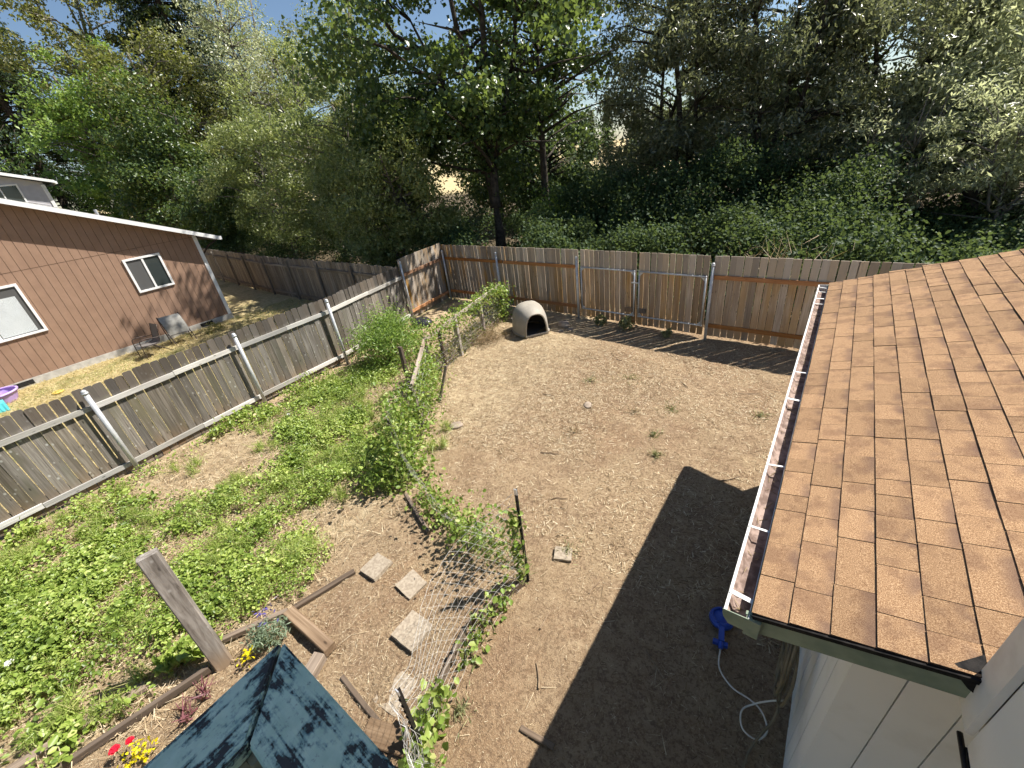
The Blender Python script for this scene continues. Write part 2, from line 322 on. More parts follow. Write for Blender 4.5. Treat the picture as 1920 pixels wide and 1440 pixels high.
def leafmesh(name, pos, size, mat, parent=None, aspect=.55, nrm=None, nbias=.3, down=0.0, shape='oval', rnd=None, axis=None, fold=.25):
    """many leaves as one mesh. pos (N,3) world; size (N,) length; random orientation pulled towards nrm/up"""
    pos = np.asarray(pos, np.float64); N = len(pos); size = np.broadcast_to(np.asarray(size, float), (N,))
    n = rng.normal(size=(N, 3)); n /= np.linalg.norm(n, axis=1)[:, None]
    if nrm is None: nrm = np.array([0, 0, 1.0])
    n = n*(1-nbias)+nrm*nbias; n /= np.linalg.norm(n, axis=1)[:, None]
    t = rng.normal(size=(N, 3)) if axis is None else axis+rng.normal(size=(N, 3))*.35
    t = t+np.array([0, 0, -1.0])*down*2
    t -= n*np.sum(t*n, axis=1)[:, None]; t /= (np.linalg.norm(t, axis=1)[:, None]+1e-9); b = np.cross(n, t)
    if shape == 'oval': prof = [(0, 0, 0), (.35, .5, 1), (.75, .38, .8), (1, 0, 0), (.75, -.38, .8), (.35, -.5, 1)]; faces = [(0, 1, 2, 3), (0, 3, 4, 5)]
    elif shape == 'blade': prof = [(0, .5, 0), (1, .12, 0), (1, -.12, 0), (0, -.5, 0)]; faces = [(0, 1, 2, 3)]
    elif shape == 'diamond': prof = [(0, 0, 0), (.45, .5, 1), (1, 0, 0), (.45, -.5, 1)]; faces = [(0, 1, 2), (0, 2, 3)]
    elif shape == 'lobed':
        prof = [(0, 0, 0), (.08, .42, .6), (.32, .30, .3), (.55, .56, .9), (.62, .22, .2), (1, 0, 0), (.62, -.22, .2), (.55, -.56, .9), (.32, -.30, .3), (.08, -.42, .6)]
        faces = [(0, 1, 2), (0, 2, 3, 4), (0, 4, 5, 6), (0, 6, 7, 8), (0, 8, 9)]
    k = len(prof); V = np.zeros((N, k, 3))
    for i, (a, c, e) in enumerate(prof):
        V[:, i] = pos+t*(size*(a-.5))[:, None]+b*(size*c*aspect)[:, None]+n*(size*e*fold*aspect)[:, None]
    V -= np.array(org(parent))
    me = bpy.data.meshes.new(name); nf = len(faces); lt = np.array([len(f) for f in faces]); nl = lt.sum()
    me.vertices.add(N*k); me.vertices.foreach_set('co', V.ravel())
    li = np.concatenate([np.array(f) for f in faces]); L = (li[None, :]+(np.arange(N)*k)[:, None]).ravel()
    me.loops.add(len(L)); me.loops.foreach_set('vertex_index', L.astype(np.int32))
    me.polygons.add(N*nf); st = np.concatenate([[0], np.cumsum(lt)[:-1]])
    me.polygons.foreach_set('loop_start', (st[None, :]+(np.arange(N)*nl)[:, None]).ravel().astype(np.int32))
    me.polygons.foreach_set('loop_total', np.tile(lt, N).astype(np.int32))
    r = rng.random(N) if rnd is None else np.clip(rnd, 0, 1)
    a = me.attributes.new('rnd', 'FLOAT', 'FACE'); a.data.foreach_set('value', np.repeat(r, nf).astype(np.float32))
    me.update(calc_edges=True); me.materials.append(MAT[mat])
    return link(name, me, parent)

# ================================================================== GROUND
def axis(lo, hi, step, far): 
    a = list(np.arange(lo, hi+1e-6, step)); 
    l = [lo-d for d in far][::-1]; h = [hi+d for d in far]; return np.array(l+a+h)
far = [.5, 1.2, 2.5, 5, 9, 15, 25, 45, 80, 150, 300, 700, 1600, 3500]
gx = axis(-20, 2, .1, far); gy = axis(-3.5, 12, .1, far)
GX, GY = np.meshgrid(gx, gy, indexing='ij'); GZ = gh(GX, GY)
nx, ny = GX.shape
V = np.stack([GX, GY, GZ], -1).reshape(-1, 3)
idx = np.arange(nx*ny).reshape(nx, ny)
F = np.stack([idx[:-1, :-1], idx[1:, :-1], idx[1:, 1:], idx[:-1, 1:]], -1).reshape(-1, 4)
me = bpy.data.meshes.new('ground'); me.vertices.add(len(V)); me.vertices.foreach_set('co', V.ravel())
me.loops.add(F.size); me.loops.foreach_set('vertex_index', F.ravel().astype(np.int32))
me.polygons.add(len(F)); me.polygons.foreach_set('loop_start', np.arange(0, F.size, 4, dtype=np.int32)); me.polygons.foreach_set('loop_total', np.full(len(F), 4, np.int32))
me.polygons.foreach_set('use_smooth', np.ones(len(F), bool)); me.update(calc_edges=True)
s = NT('ground'); co = s.coord(); sep = s.n('ShaderNodeSeparateXYZ'); s.l(s.n('ShaderNodeTexCoord').outputs['Object'], sep.inputs[0]); X, Y = sep.outputs[0], sep.outputs[1]
n1 = s.noise(co, .8, 5, .6); n2 = s.noise(co, 7, 5, .65); n3 = s.noise(co, 60, 4, .7); n4 = s.noise(co, 2.2, 4)
dirt = s.ramp(n2, [(.3, (.235, .155, .092)), (.5, (.345, .245, .150)), (.72, (.45, .335, .21))])
dirt = s.mix(s.rng(n1, .44, .60, 0, .6), dirt, (.41, .305, .185)); dirt = s.mix(s.rng(s.noise(co, .45, 5, .65), .50, .62, 0, .5), dirt, (.25, .145, .082)); dirt = s.mix(s.rng(n4, .5, .68, 0, .4), dirt, (.24, .155, .10))
dirt = s.mix(s.rng(n3, .48, .66, 0, .65), dirt, (.48, .365, .235)); dirt = s.mix(s.rng(s.noise(co, 26, 5, .75), .40, .52, .6, 0), dirt, (.15, .095, .06)); dirt = s.mix(s.rng(s.vor(co, 38), .05, .22, .6, 0), dirt, (.15, .10, .07))
straw = s.ramp(n2, [(.3, (.28, .20, .12)), (.5, (.45, .345, .215)), (.7, (.58, .475, .31))])
dry = s.ramp(n2, [(.3, (.36, .28, .14)), (.5, (.50, .40, .21)), (.72, (.60, .50, .30))]); dry = s.mix(s.rng(n1, .5, .65, 0, .6), dry, (.22, .22, .08))
gm = s.rng(s.math('ADD', X, s.math('MULTIPLY', n1, 1.2)), -4.6, -3.6, 1, 0)     # garden side
c = s.mix(s.math('MULTIPLY', gm, s.rng(n4, .3, .55, .4, .95)), dirt, straw)
nb = s.rng(X, -11.2, -10.9, 1, 0); c = s.mix(nb, c, dry)
wood_soil = s.ramp(n2, [(.3, (.07, .055, .035)), (.7, (.14, .11, .07))])
c = s.mix(s.rng(Y, 10.9, 12.0), c, wood_soil); c = s.mix(s.rng(Y, 48, 60), c, s.ramp(n1, [(.3, (.42, .33, .17)), (.7, (.58, .47, .27))]))
s.col(c); s.rough(.97); s.spec(.1)
s.bump(s.math('ADD', s.math('MULTIPLY', n2, .6), s.math('ADD', n3, s.noise(co, 170, 3))), .9, .02)
me.materials.append(s.m); ground = link('ground', me); tag(ground, kind='structure')

# ================================================================== FENCES
def dog_board(w, h, t, name, mat, ear=.028, curve=True):
    e = ear
    p = [(-w/2, 0, 0), (w/2, 0, 0), (w/2, 0, h-e), (w/2-e*.35, 0, h-e*.25), (w/2-e, 0, h), (-w/2+e, 0, h), (-w/2+e*.35, 0, h-e*.25), (-w/2, 0, h-e)] if e else [(-w/2, 0, 0), (w/2, 0, 0), (w/2, 0, h), (-w/2, 0, h)]
    mb = MB(); mb.prism([(a, -t/2, c) for a, b, c in p], (0, t, 0)); return mb.mesh(name, mat)
def place_board(me, p, ang, root, lean=0.0, tilt=0.0, z=0.0, name='board', sz=1.0):
    M = Matrix.Translation(Vector(p)-org(root))@Matrix.Rotation(ang, 4, 'Z')@Matrix.Rotation(lean, 4, 'Y')@Matrix.Rotation(tilt, 4, 'X')@Matrix.Diagonal((1, 1, sz, 1))
    return link(name, me, root, mat4=M)
def along(path, step, start=0.0):
    out = []; d0 = start
    for a, b in zip(path[:-1], path[1:]):
        a = Vector((*a, 0)); b = Vector((*b, 0)); L = (b-a).length; d = (b-a)/L; ang = math.atan2(d.y, d.x)
        while d0 < L: out.append((a+d*d0, ang)); d0 += step
        d0 -= L
    return out
def post_mesh(h, r, name='post'):
    mb = MB(); mb.tube([(0, 0, -.1), (0, 0, h-.05)], r, 10); mb.tube([(0, 0, h-.055), (0, 0, h-.02)], r*1.25, 10); mb.ball((0, 0, h-.012), r*1.1, 10, 6)
    return mb.mesh(name, 'galv', True)

# left fence, weathered, dog-eared
LF = [(-9.92, -3.4), (-10.0, .45), (-10.22, 3.03), (-10.3, 5.35), (-10.95, 8.42)]
lf = thing('wooden_fence', 'weathered grey dog-eared board fence along the weedy garden, facing the brown house', 'fence', (-10.2, 2.5, 0))
bm_ = [dog_board(.138, 1.79, .018, 'board', 'fence_grey'), dog_board(.134, 1.775, .018, 'board', 'fence_grey'), dog_board(.142, 1.80, .018, 'board', 'fence_grey')]
for p, a in along(LF, .149, .05):
    place_board(random.choice(bm_), (p.x-.055, p.y, .04+random.uniform(-.015, .012)), a, lf, random.uniform(-.007, .007), random.uniform(-.008, .008))
def rails(path, zs, wd, hg, mat, root, off, seglen, name='rail', jog=0.01):
    pts = [Vector((*p, 0)) for p in path]
    for z in zs:
        for a, b in zip(pts[:-1], pts[1:]):
            L = (b-a).length; n = max(1, round(L/seglen)); d = (b-a)/L; nrm = Vector((d.y, -d.x, 0))
            for i in range(n):
                j = random.uniform(-jog, jog)
                q0 = a+d*(L*i/n+.004)+nrm*off; q1 = a+d*(L*(i+1)/n-.004)+nrm*off
                q0.z = q1.z = z+j; bar_obj(name, q0, q1, wd, hg, mat, root)
rails(LF, (.21, 1.47), .04, .09, 'rail_silver', lf, -.022+.0, 1.45)
pm = post_mesh(1.80, .040)
for q in [(-9.90, -2.1), (-9.93, .45), (-10.13, 3.03), (-10.2, 5.35)]: link('post', pm, lf, Vector((*q, 0))-org(lf))
# side return and back fence (flat-topped cedar boards) with double gate between two galvanised posts
D = (-11.0, 8.47); CR = (-11.35, 10.72); G0 = (-5.74, 10.47); G1 = (-2.14, 10.18); E1 = (3.2, 9.95)
sf = thing('wooden_fence', 'short dappled return of taller flat-topped boards in the far left yard corner', 'fence', (-11.2, 9.6, 0))
fb = [dog_board(.135+.008*i, 1.98, .018, 'board', 'fence_warm_grey', 0) for i in range(3)]
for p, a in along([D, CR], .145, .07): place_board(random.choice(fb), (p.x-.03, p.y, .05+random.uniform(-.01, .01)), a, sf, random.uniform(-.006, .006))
rails([D, CR], (.30, 1.52), .04, .09, 'rail_cedar', sf, .03, 3)
link('post', post_mesh(1.95, .03), sf, Vector((D[0]+.06, D[1]+.02, 0))-org(sf))
bf = thing('wooden_fence', 'tall tan cedar board fence across the back of the yard around the gate', 'fence', (-6, 10.4, 0))
fc = [dog_board(.130+.004*i, 1.92, .018, 'board', 'fence_cedar', 0) for i in range(4)]
fcg = [dog_board(.130+.004*i, 1.92, .018, 'board', 'fence_warm_grey', 0) for i in range(4)]
for p, a in along([CR, G0], .149, .05):
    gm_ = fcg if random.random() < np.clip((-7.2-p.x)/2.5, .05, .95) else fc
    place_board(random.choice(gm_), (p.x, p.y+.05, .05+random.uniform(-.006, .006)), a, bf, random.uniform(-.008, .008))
for p, a in along([(G1[0]+.03, G1[1]), E1], .150, .07): place_board(random.choice(fc), (p.x, p.y+.05, .05+random.uniform(-.006, .006)), a, bf, random.uniform(-.008, .008))
def frails(a, b):
    for z in (.33, 1.50):
        n = 2 if (Vector(b)-Vector(a)).length > 4 else 1
        for i in range(n):
            q0 = Vector((*a, 0)).lerp(Vector((*b, 0)), i/n+.005); q1 = Vector((*a, 0)).lerp(Vector((*b, 0)), (i+1)/n-.005); q0.z = q1.z = z+random.uniform(-.01, .01)
            bar_obj('rail', q0+Vector((0, .015, 0)), q1+Vector((0, .015, 0)), .04, .09, 'rail_cedar', bf)
frails((CR[0]+.08, CR[1]), G0); frails(G1, E1)
for q, h in [((CR[0]+.09, CR[1]-.05), 1.78), ((-8.72, 10.56), 1.80), ((G0[0], G0[1]-.05), 1.78), ((G1[0]+.02, G1[1]-.06), 1.82), ((1.1, 9.98), 1.85)]:
    link('post', post_mesh(h, .034), bf, Vector((*q, 0))-org(bf))
# gate leaves
def gate(a, b, label):
    a = Vector((*a, 0)); b = Vector((*b, 0)); L = (b-a).length; d = (b-a)/L; ang = math.atan2(d.y, d.x)
    root = thing('gate', label, 'gate', a, 'double gate in the back fence')
    n = int(L/.150); st = L/n
    for i in range(n):
        p = a+d*(st*(i+.5)); place_board(random.choice(fc), (p.x, p.y+.05, .05+random.uniform(-.006, .006)), ang, root, random.uniform(-.006, .006))
    z0, z1 = .30, 1.50; y = Vector((0, -.0, 0))
    fr = MB(); q = [a+d*.05, b-d*.05]
    P = [Vector((q[0].x, q[0].y, z0)), Vector((q[1].x, q[1].y, z0)), Vector((q[1].x, q[1].y, z1)), Vector((q[0].x, q[0].y, z1))]
    for i, nm in enumerate(('bottom_tube', 'side_tube', 'top_tube', 'side_tube')):
        mb = MB(); mb.tube([P[i], P[(i+1) % 4]], .021, 8); mb.ball(P[i], .026, 8, 5); mb.build(nm, 'galv', root, True)
    for i in range(4):
        mb = MB(); c = P[i]; u = (P[(i+1) % 4]-c).normalized(); v = (P[i-1]-c).normalized()
        mb.prism([c+u*.02+v*.02, c+u*.11+v*.02, c+u*.02+v*.11], Vector((0, -.012, 0))); mb.build('corner_brace', 'galv', root)
    return root
mid = ((G0[0]+G1[0])/2-.02, (G0[1]+G1[1])/2)
g1 = gate((G0[0]+.06, G0[1]), (mid[0]-.015, mid[1]), 'left leaf of the cedar gate with galvanized tube frame in back fence')
g2 = gate((mid[0]+.02, mid[1]), (G1[0]-.07, G1[1]), 'right leaf of the cedar gate with galvanized tube frame in back fence')
mb = MB(); mb.bar((mid[0]-.12, mid[1]-.05, 1.22), (mid[0]+.10, mid[1]-.05, 1.22), .03, .03); mb.build('latch', 'galv', g1)
for gx_, gr in ((mid[0]-.20, g1), (mid[0]+.16, g2)):
    mb = MB(); mb.box((gx_-.11, mid[1]-.02, .40), (gx_+.11, mid[1]+.02, .52)); mb.build('cleat', 'timber', gr)
# neighbour's rear fence
nf = thing('wooden_fence', "grey board fence behind the brown house's side yard, partly in tree shade", 'fence', (-20, 8.8, 0))
NF = [(-34, 9.75), (-21.3, 8.72), (-11.1, 8.40)]
nb_ = [dog_board(.138, 1.76, .018, 'board', 'fence_far', .02), dog_board(.142, 1.78, .018, 'board', 'fence_far', .02)]
for p, a in along(NF, .150): place_board(random.choice(nb_), (p.x, p.y+.03, .02+random.uniform(-.02, .02)), a, nf, random.uniform(-.01, .01))
rails(NF, (.22, 1.45), .04, .09, 'fence_far', nf, .02, 2.4)
for p, a in along(NF, 2.42, 1.0): bar_obj('post', (p.x, p.y-.06, 0), (p.x, p.y-.06, 1.7), .07, .07, 'fence_far', nf, (0, 1, 0))

# ================================================================== NEIGHBOUR HOUSE (brown)
HX = -19.2; HC = 6.0; RID = -3.2
rz = lambda y: 3.32+.41*(HC-y) if y > RID else 3.32+.41*(HC-RID)-.41*(RID-y)
bh = thing('house', 'brown vertical-groove sided house with white rake board, seen over the left fence', 'house', (HX, 3, 0))
mb = MB(); mb.box((HX-12, -9.5, .2), (HX-.02, HC, 3.1)); mb.prism([(HX-12, HC, 3.1), (HX-12, -9.5, 3.1), (HX-12, -9.5, rz(-9.5)-.05), (HX-12, RID, rz(RID)-.05), (HX-12, HC, rz(HC)-.05)], (11.98, 0, 0))
wall = mb.build('wall', 'brown_groove', bh)
st = .2035; y = HC-.01
while y > -2.6:   # the strips between the grooves, lower and upper sheet
    y0 = y-st+.010
    mb = MB(); mb.box((HX-.02, y0, .22), (HX, y-.0, 3.200)); mb.build('siding_strip', 'brown_siding', wall)
    mb = MB(); mb.prism([(HX-.018, y0, 3.215), (HX-.018, y, 3.215), (HX-.018, y, rz(y)-.06), (HX-.018, y0, rz(y0)-.06)], (.02, 0, 0)); mb.build('siding_strip', 'brown_siding', wall)
    y -= st
mb = MB(); mb.box((HX-.0, HC-.10, .18), (HX+.024, HC+.02, rz(HC)-.07)); mb.build('corner_board', 'vinyl_white', bh)
mb = MB(); mb.box((HX-12, -9.5, -.25), (HX+.03, HC+.03, .215)); mb.build('foundation', 'concrete', bh)
for yv in (5.05, -.15):
    mb = MB(); mb.box((HX+.03, yv-.22, .045), (HX+.036, yv+.22, .185)); v_ = mb.build('foundation_vent', 'dark_void', bh)
# roof: two slabs with rake fascia
EV = 6.62; X0, X1 = HX-12.4, HX+.36
mb = MB(); t = .16
mb.prism([(X0, RID, rz(RID)), (X0, EV, rz(EV)), (X0, EV, rz(EV)+.05), (X0, RID, rz(RID)+.08), (X0, -10, rz(-10)+.05), (X0, -10, rz(-10))], (X1-X0, 0, 0)); rf = mb.build('roof', 'dark_shingle', bh)
for ya, yb in ((EV+.02, RID), (RID, -10)):
    mb = MB(); mb.prism([(X1, ya, rz(ya)-.095), (X1, yb, rz(yb)-.095), (X1, yb, rz(yb)+.055), (X1, ya, rz(ya)+.045)], (.03, 0, 0)); mb.build('rake_board', 'vinyl_white', rf)
mb = MB(); mb.box((X0, EV, rz(EV)-.10), (X1, EV+.1, rz(EV)+.02)); mb.build('eave_gutter', 'vinyl_white', rf)
for (x, y, h, r) in ((-22.5, 4.3, .5, .05), (-24, 4.8, .25, .14)):
    mb = MB(); mb.tube([(x, y, rz(y)), (x, y, rz(y)+h)], r, 8); mb.build('vent_pipe', 'galv', rf)
mb = MB(); mb.tube([(HX-.0, EV+.03, rz(EV)-.1), (HX-.05, HC+.3, rz(EV)-.25), (HX-.15, HC+.08, rz(EV)-.5)], .03, 6); mb.build('gutter_elbow', 'frame_brown', bh)
def window(root, x, y0, y1, z0, z1, mull, glass, blind=None, fw=.065):
    mb = MB(); t = .045
    for lo, hi in (((x, y0, z0), (x+t, y1, z0+fw)), ((x, y0, z1-fw), (x+t, y1, z1)), ((x, y0, z0+fw), (x+t, y0+fw, z1-fw)), ((x, y1-fw, z0+fw), (x+t, y1, z1-fw))): mb.box(lo, hi)
    wn = mb.build('window', 'vinyl_white', root)
    mb = MB(); mb.box((x+.002, mull-.03, z0+fw), (x+.035, mull+.03, z1-fw)); mb.build('mullion', 'vinyl_white', wn)
    for a, b, g in ((y0+fw, mull-.03, glass[0]), (mull+.03, y1-fw, glass[1])):
        mb = MB(); mb.box((x+.004, a, z0+fw), (x+.012, b, z1-fw)); mb.build('pane', g, wn)
    return wn
w1 = window(bh, HX+.0022, 3.62, 4.70, 1.80, 2.93, 4.15, ('screen_glass', 'window_glass'))
w2 = window(bh, HX+.0022, -.95, 1.05, 1.43, 2.90, .05, ('screen_glass', 'screen_glass'))
for i in range(44):   # blind slats standing in the right pane
    z = 1.52+i*.024
    mb = MB(); mb.box((HX+.0165, .10, z), (HX+.021, .86-.0*i, z+.020)); mb.build('blind_slat', 'blind', w2)
# grey house far behind
fh = thing('house', 'pale grey two-storey house far off above the brown roof, at the left edge', 'house', (-45, 2, 0))
mb = MB(); mb.box((-55, -6, 0), (-45, 6.7, 6.1)); mb.prism([(-55, 6.7, 6.1), (-55, -6, 6.1), (-55, -6, 6.3), (-55, .3, 8.6), (-55, 6.7, 6.6)], (10, 0, 0)); wl = mb.build('wall', 'grey_siding', fh)
for i in range(28):
    mb = MB(); z = 4.4+i*.11; mb.prism([(-45, 3.5, z), (-44.985, 3.5, z), (-44.999, 3.5, z+.105)], (0, 3.2, 0)) if z < 6.45 else None
    if z < 6.45: mb.build('clapboard', 'grey_siding', wl)
mb = MB(); mb.prism([(-55.3, 7.25, 6.50), (-55.3, .3, 8.66), (-55.3, -6.6, 6.5), (-55.3, -6.6, 6.62), (-55.3, .3, 8.80), (-55.3, 7.25, 6.63)], (10.8, 0, 0)); r2 = mb.build('roof', 'dark_shingle', fh)
mb = MB(); mb.prism([(-44.5, 7.27, 6.46), (-44.5, .3, 8.62), (-44.5, .3, 8.81), (-44.5, 7.27, 6.64)], (.04, 0, 0)); mb.build('rake_board', 'vinyl_white', r2)
mb = MB(); mb.box((-55.3, 7.25, 6.4), (-44.5, 7.37, 6.58)); mb.build('eave_gutter', 'vinyl_white', r2)
mb = MB(); mb.box((-45, 6.55, .0), (-44.94, 6.74, 6.45)); mb.build('corner_board', 'vinyl_white', fh)
window(fh, -44.995, 3.7, 5.45, 5.45, 6.65, 4.55, ('window_glass', 'window_glass'), fw=.09)

# ================================================================== OWN HOUSE: shingled roof, gutter, walls
SL = .30; RX0 = .045; Y0, Y1 = 1.47, 6.70
rzf = lambda x: 2.52+SL*(x-RX0)
hs = thing('house', 'white-sided house wing with tan shingle roof, white gutter and green fascia at right', 'house', (1.5, 3, 0))
mb = MB(); mb.box((.52, 1.82, 0), (6.5, 6.3, 2.45)); wl = mb.build('wall', 'groove_grey', hs)
x = .50
while x < 2.6:
    mb = MB(); z1 = rzf(x)-.11; mb.prism([(x, 1.80, -.05), (x+.196, 1.80, -.05), (x+.196, 1.80, rzf(x+.196)-.11), (x, 1.80, z1)], (0, .02, 0)); mb.build('siding_strip', 'white_siding', wl); x += .203
y = 1.80
while y < 6.2:
    mb = MB(); mb.box((.50, y+.022, -.05), (.52, y+.21, rzf(.5)-.11)); mb.build('siding_strip', 'white_siding', wl); y += .203
# roof deck
mb = MB(); RX1 = 3.6
mb.prism([(RX0, Y0+.02, rzf(RX0)-.012), (RX1, Y0+.02, rzf(RX1)-.012), (RX1, Y0+.02, rzf(RX1)-.10), (RX0, Y0+.02, rzf(RX0)-.10)], (0, Y1-Y0-.04, 0)); rf = mb.build('roof', 'tar_paper', hs)
mb = MB(); mb.prism([(RX1, Y0+.02, rzf(RX1)-.012), (RX1+3.2, Y0+.02, rzf(RX1)-1), (RX1+3.2, Y0+.02, rzf(RX1)-1.1), (RX1, Y0+.02, rzf(RX1)-.10)], (0, Y1-Y0-.04, 0)); mb.build('rear_slope', 'dark_shingle', rf)
ang = math.atan(SL); ex = .1455
def shingle_mesh(L, thick=.0062):
    mb = MB(); d = ex+.02; lip = .0095   # local x runs up the slope, the exposed butt is at x=0
    mb.add([(0, 0, lip), (0, L, lip), (d, L, 0.0008), (d, 0, 0.0008)], [(0, 3, 2, 1)][0:1], 0)
    mb.add([(0, 0, -.004), (0, L, -.004), (0, L, lip), (0, 0, lip)], [(0, 1, 2, 3)], 1)
    mb.add([(0, 0, -.004), (0, 0, lip), (d, 0, .0008), (d, 0, -.004)], [(0, 1, 2, 3)], 1)
    mb.add([(0, L, -.004), (d, L, -.004), (d, L, .0008), (0, L, lip)], [(0, 1, 2, 3)], 1)
    me = mb.mesh('shingle', ['shingle', 'shingle_edge']); bm = bmesh.new(); bm.from_mesh(me); bmesh.ops.recalc_face_normals(bm, faces=bm.faces); bm.to_mesh(me); bm.free(); return me
LENS = [.14, .17, .20, .23, .27, .31, .35]
SM = [shingle_mesh(L-.004) for L in LENS]
ca, sa = math.cos(ang), math.sin(ang); cnt = 0; restv = MB()
for k in range(24):
    u = k*ex; x0 = RX0-.012+u*ca; z0 = rzf(RX0)+u*sa; yy = Y0-.01
    while yy < Y1+.005:
        i = random.choices(range(7), [2, 4, 5, 5, 4, 3, 1])[0]; L = LENS[i]
        if yy+L > Y1+.02: L = max(.06, Y1+.02-yy)
        visible = cnt < 299 and x0 < .92+(yy-1.5)*.16
        if visible:
            me_ = SM[i] if abs(L-LENS[i]) < 1e-6 else shingle_mesh(L-.004)
            M = Matrix.Translation(Vector((x0, yy, z0+random.uniform(.0, .004)))-org(rf))@Matrix.Rotation(-ang, 4, 'Y')@Matrix.Rotation(random.uniform(-.006, .006), 4, 'Z')@Matrix.Rotation(random.uniform(-.006, .006), 4, 'X')
            link('shingle', me_, rf, mat4=M); cnt += 1
        else:
            n_ = Vector((-sa, 0, ca)); t_ = Vector((ca, 0, sa)); a_ = Vector((x0, yy, z0)); d_ = ex+.02
            restv.add([a_+n_*.0075, a_+n_*.0075+Vector((0, L-.004, 0)), a_+t_*d_+Vector((0, L-.004, 0)), a_+t_*d_, a_-n_*.004, a_-n_*.004+Vector((0, L-.004, 0))], [(0, 3, 2, 1), (0, 1, 5, 4)])
        yy += L
tag(restv.build('shingle_rows', 'shingle', rf), kind='stuff')
# fascia boards (near rake, far rake, eave), drip edge
bar_obj('rake_fascia', (RX0-.02, Y0+.0, rzf(RX0)-.075), (.86, Y0, rzf(.86)-.075), .02, .115, 'green_fascia', hs)
bar_obj('rake_fascia', (RX0-.02, Y1-.0, rzf(RX0)-.075), (RX1, Y1, rzf(RX1)-.075), .02, .115, 'green_fascia', hs)
bar_obj('eave_fascia', (RX0-.005, Y0+.012, 2.415), (RX0-.005, Y1-.012, 2.415), .02, .15, 'green_fascia', hs)
bar_obj('drip_strip', (RX0-.008, Y0-.016, rzf(RX0)-.010), (.80, Y0-.016, rzf(.80)-.010), .012, .022, 'tar_paper', hs)
# gutter, open on top
gxo, gxi, gt, gb = -.080, .026, 2.492, 2.41
prof = [(gxi, gt+.012), (gxi, gb), (gxo+.03, gb), (gxo+.006, gb+.035), (gxo, gt-.02), (gxo, gt), (gxo+.014, gt+.002), (gxo+.014, gt-.008), (gxo+.005, gt-.008), (gxo+.010, gb+.038), (gxo+.034, gb+.006), (gxi-.004, gb+.006), (gxi-.004, gt+.012)]
mb = MB(); ya, yb = Y0-.03, Y1+.02; n = len(prof)
vs = [(a, ya, c) for a, c in prof]+[(a, yb, c) for a, c in prof]
fs = [(i, (i+1) % n, (i+1) % n+n, i+n) for i in range(n)]
mb.add(vs, fs); mb.mi = [0]*len(fs)
for i in (8, 9, 10, 11): mb.mi[i] = 1
me = mb.mesh('gutter', ['gutter_white', 'gutter_dirt'], False, org(hs)); gu = link('gutter', me, hs)
for yy, q in ((ya-.004, -1), (yb+.004, 1)):
    mb = MB(); mb.prism([(gxi+.002, yy, gt+.01), (gxi+.002, yy, gb-.003), (gxo+.028, yy, gb-.003), (gxo+.003, yy, gb+.035), (gxo-.003, yy, gt-.02), (gxo-.003, yy, gt+.004)], (0, .004, 0)); mb.build('gutter_end', 'green_fascia' if q < 0 else 'gutter_white', gu)
for i, yy in enumerate((1.55, 2.02, 2.62, 3.55, 4.05, 5.95, 6.15, 6.42, 6.62)):
    sk = random.uniform(-.03, .03)
    mb = MB(); mb.bar((gxo+.004, yy, gt+.004), (gxi-.0, yy+sk, gt+.0), .014 if i % 3 else .024, .003); mb.build('gutter_hanger', 'gutter_white', gu)
lit = MB()
for i in range(110):
    yy = random.uniform(ya+.02, yb-.02); a = random.uniform(0, 6.28); L = random.uniform(.015, .07); cx = random.uniform(gxo+.035, gxi-.015); z = gb+.009
    dx = max(min(math.cos(a)*L/2, .02), -.02); lit.bar((cx-dx, yy-math.sin(a)*L/2, z), (cx+dx, yy+math.sin(a)*L/2, z+random.uniform(0, .02)), .003, .002)
tag(lit.build('leaf_litter', 'stem_dry', gu), kind='stuff')
# corner bracket under the near gutter end
mb = MB(); mb.box((.015, Y0-.035, 2.385), (.075, Y0-.013, 2.50)); mb.build('bracket', 'green_fascia', hs)
# upper storey (behind and above the camera side): overhanging wall facing the yard, its unseen roof is sized to shade the deck rail
UX = .735; UY = 1.46; UB = 2.50
mb = MB(); mb.box((UX+.03, -7, UB), (7, UY-.01, 6.21)); uw = mb.build('upper_wall', 'groove_grey', hs)
y = UY-.098
while y > -3.5:
    mb = MB(); mb.box((UX, y-.30, UB-.02), (UX+.03, y-.006, 6.19)); mb.build('siding_strip', 'white_siding', uw); y -= .305
x = UX+.03
while x < 3.4:
    mb = MB(); mb.prism([(x, UY-.01, rzf(x)+.02), (x+.30, UY-.01, rzf(x+.3)+.02), (x+.30, UY-.01, 6.19), (x, UY-.01, 6.19)], (0, .02, 0)); mb.build('siding_strip', 'white_siding', uw); x += .306
mb = MB(); mb.box((UX-.024, UY-.10, UB+.04), (UX-.0015, UY+.025, 6.19)); mb.build('corner_board', 'white_trim', hs)
mb = MB(); mb.box((UX-.0, UY+.0115, rzf(UX)+.02), (UX+.09, UY+.034, 6.19)); mb.build('corner_board', 'white_trim', hs)
mb = MB(); mb.box((UX-.004, -4, UB-.035), (UX+.03, UY-.11, UB-.021)); mb.build('wall_foot', 'tar_paper', hs)
mb = MB(); pts = []
for i in range(9): t = i/8; pts.append((UX-.012+.008*math.sin(t*9), UY-.06-.9*t, UB-.03-.02*math.sin(t*7)))
mb.tube(pts, .009, 6); mb.build('cable', 'black_metal', hs, True)
mb = MB(); mb.add([(UX-.10, UY+.012, rzf(UX-.1)+.012), (UX+.03, UY+.012, rzf(UX+.03)+.012), (UX+.0, UY+.10, rzf(UX)+.016), (UX-.04, UY-.012, rzf(UX)-.07), (UX+.02, UY-.02, rzf(UX)-.10)], [(0, 1, 2), (0, 3, 4, 1)]); fl = mb.build('flashing', 'tar_paper', hs)
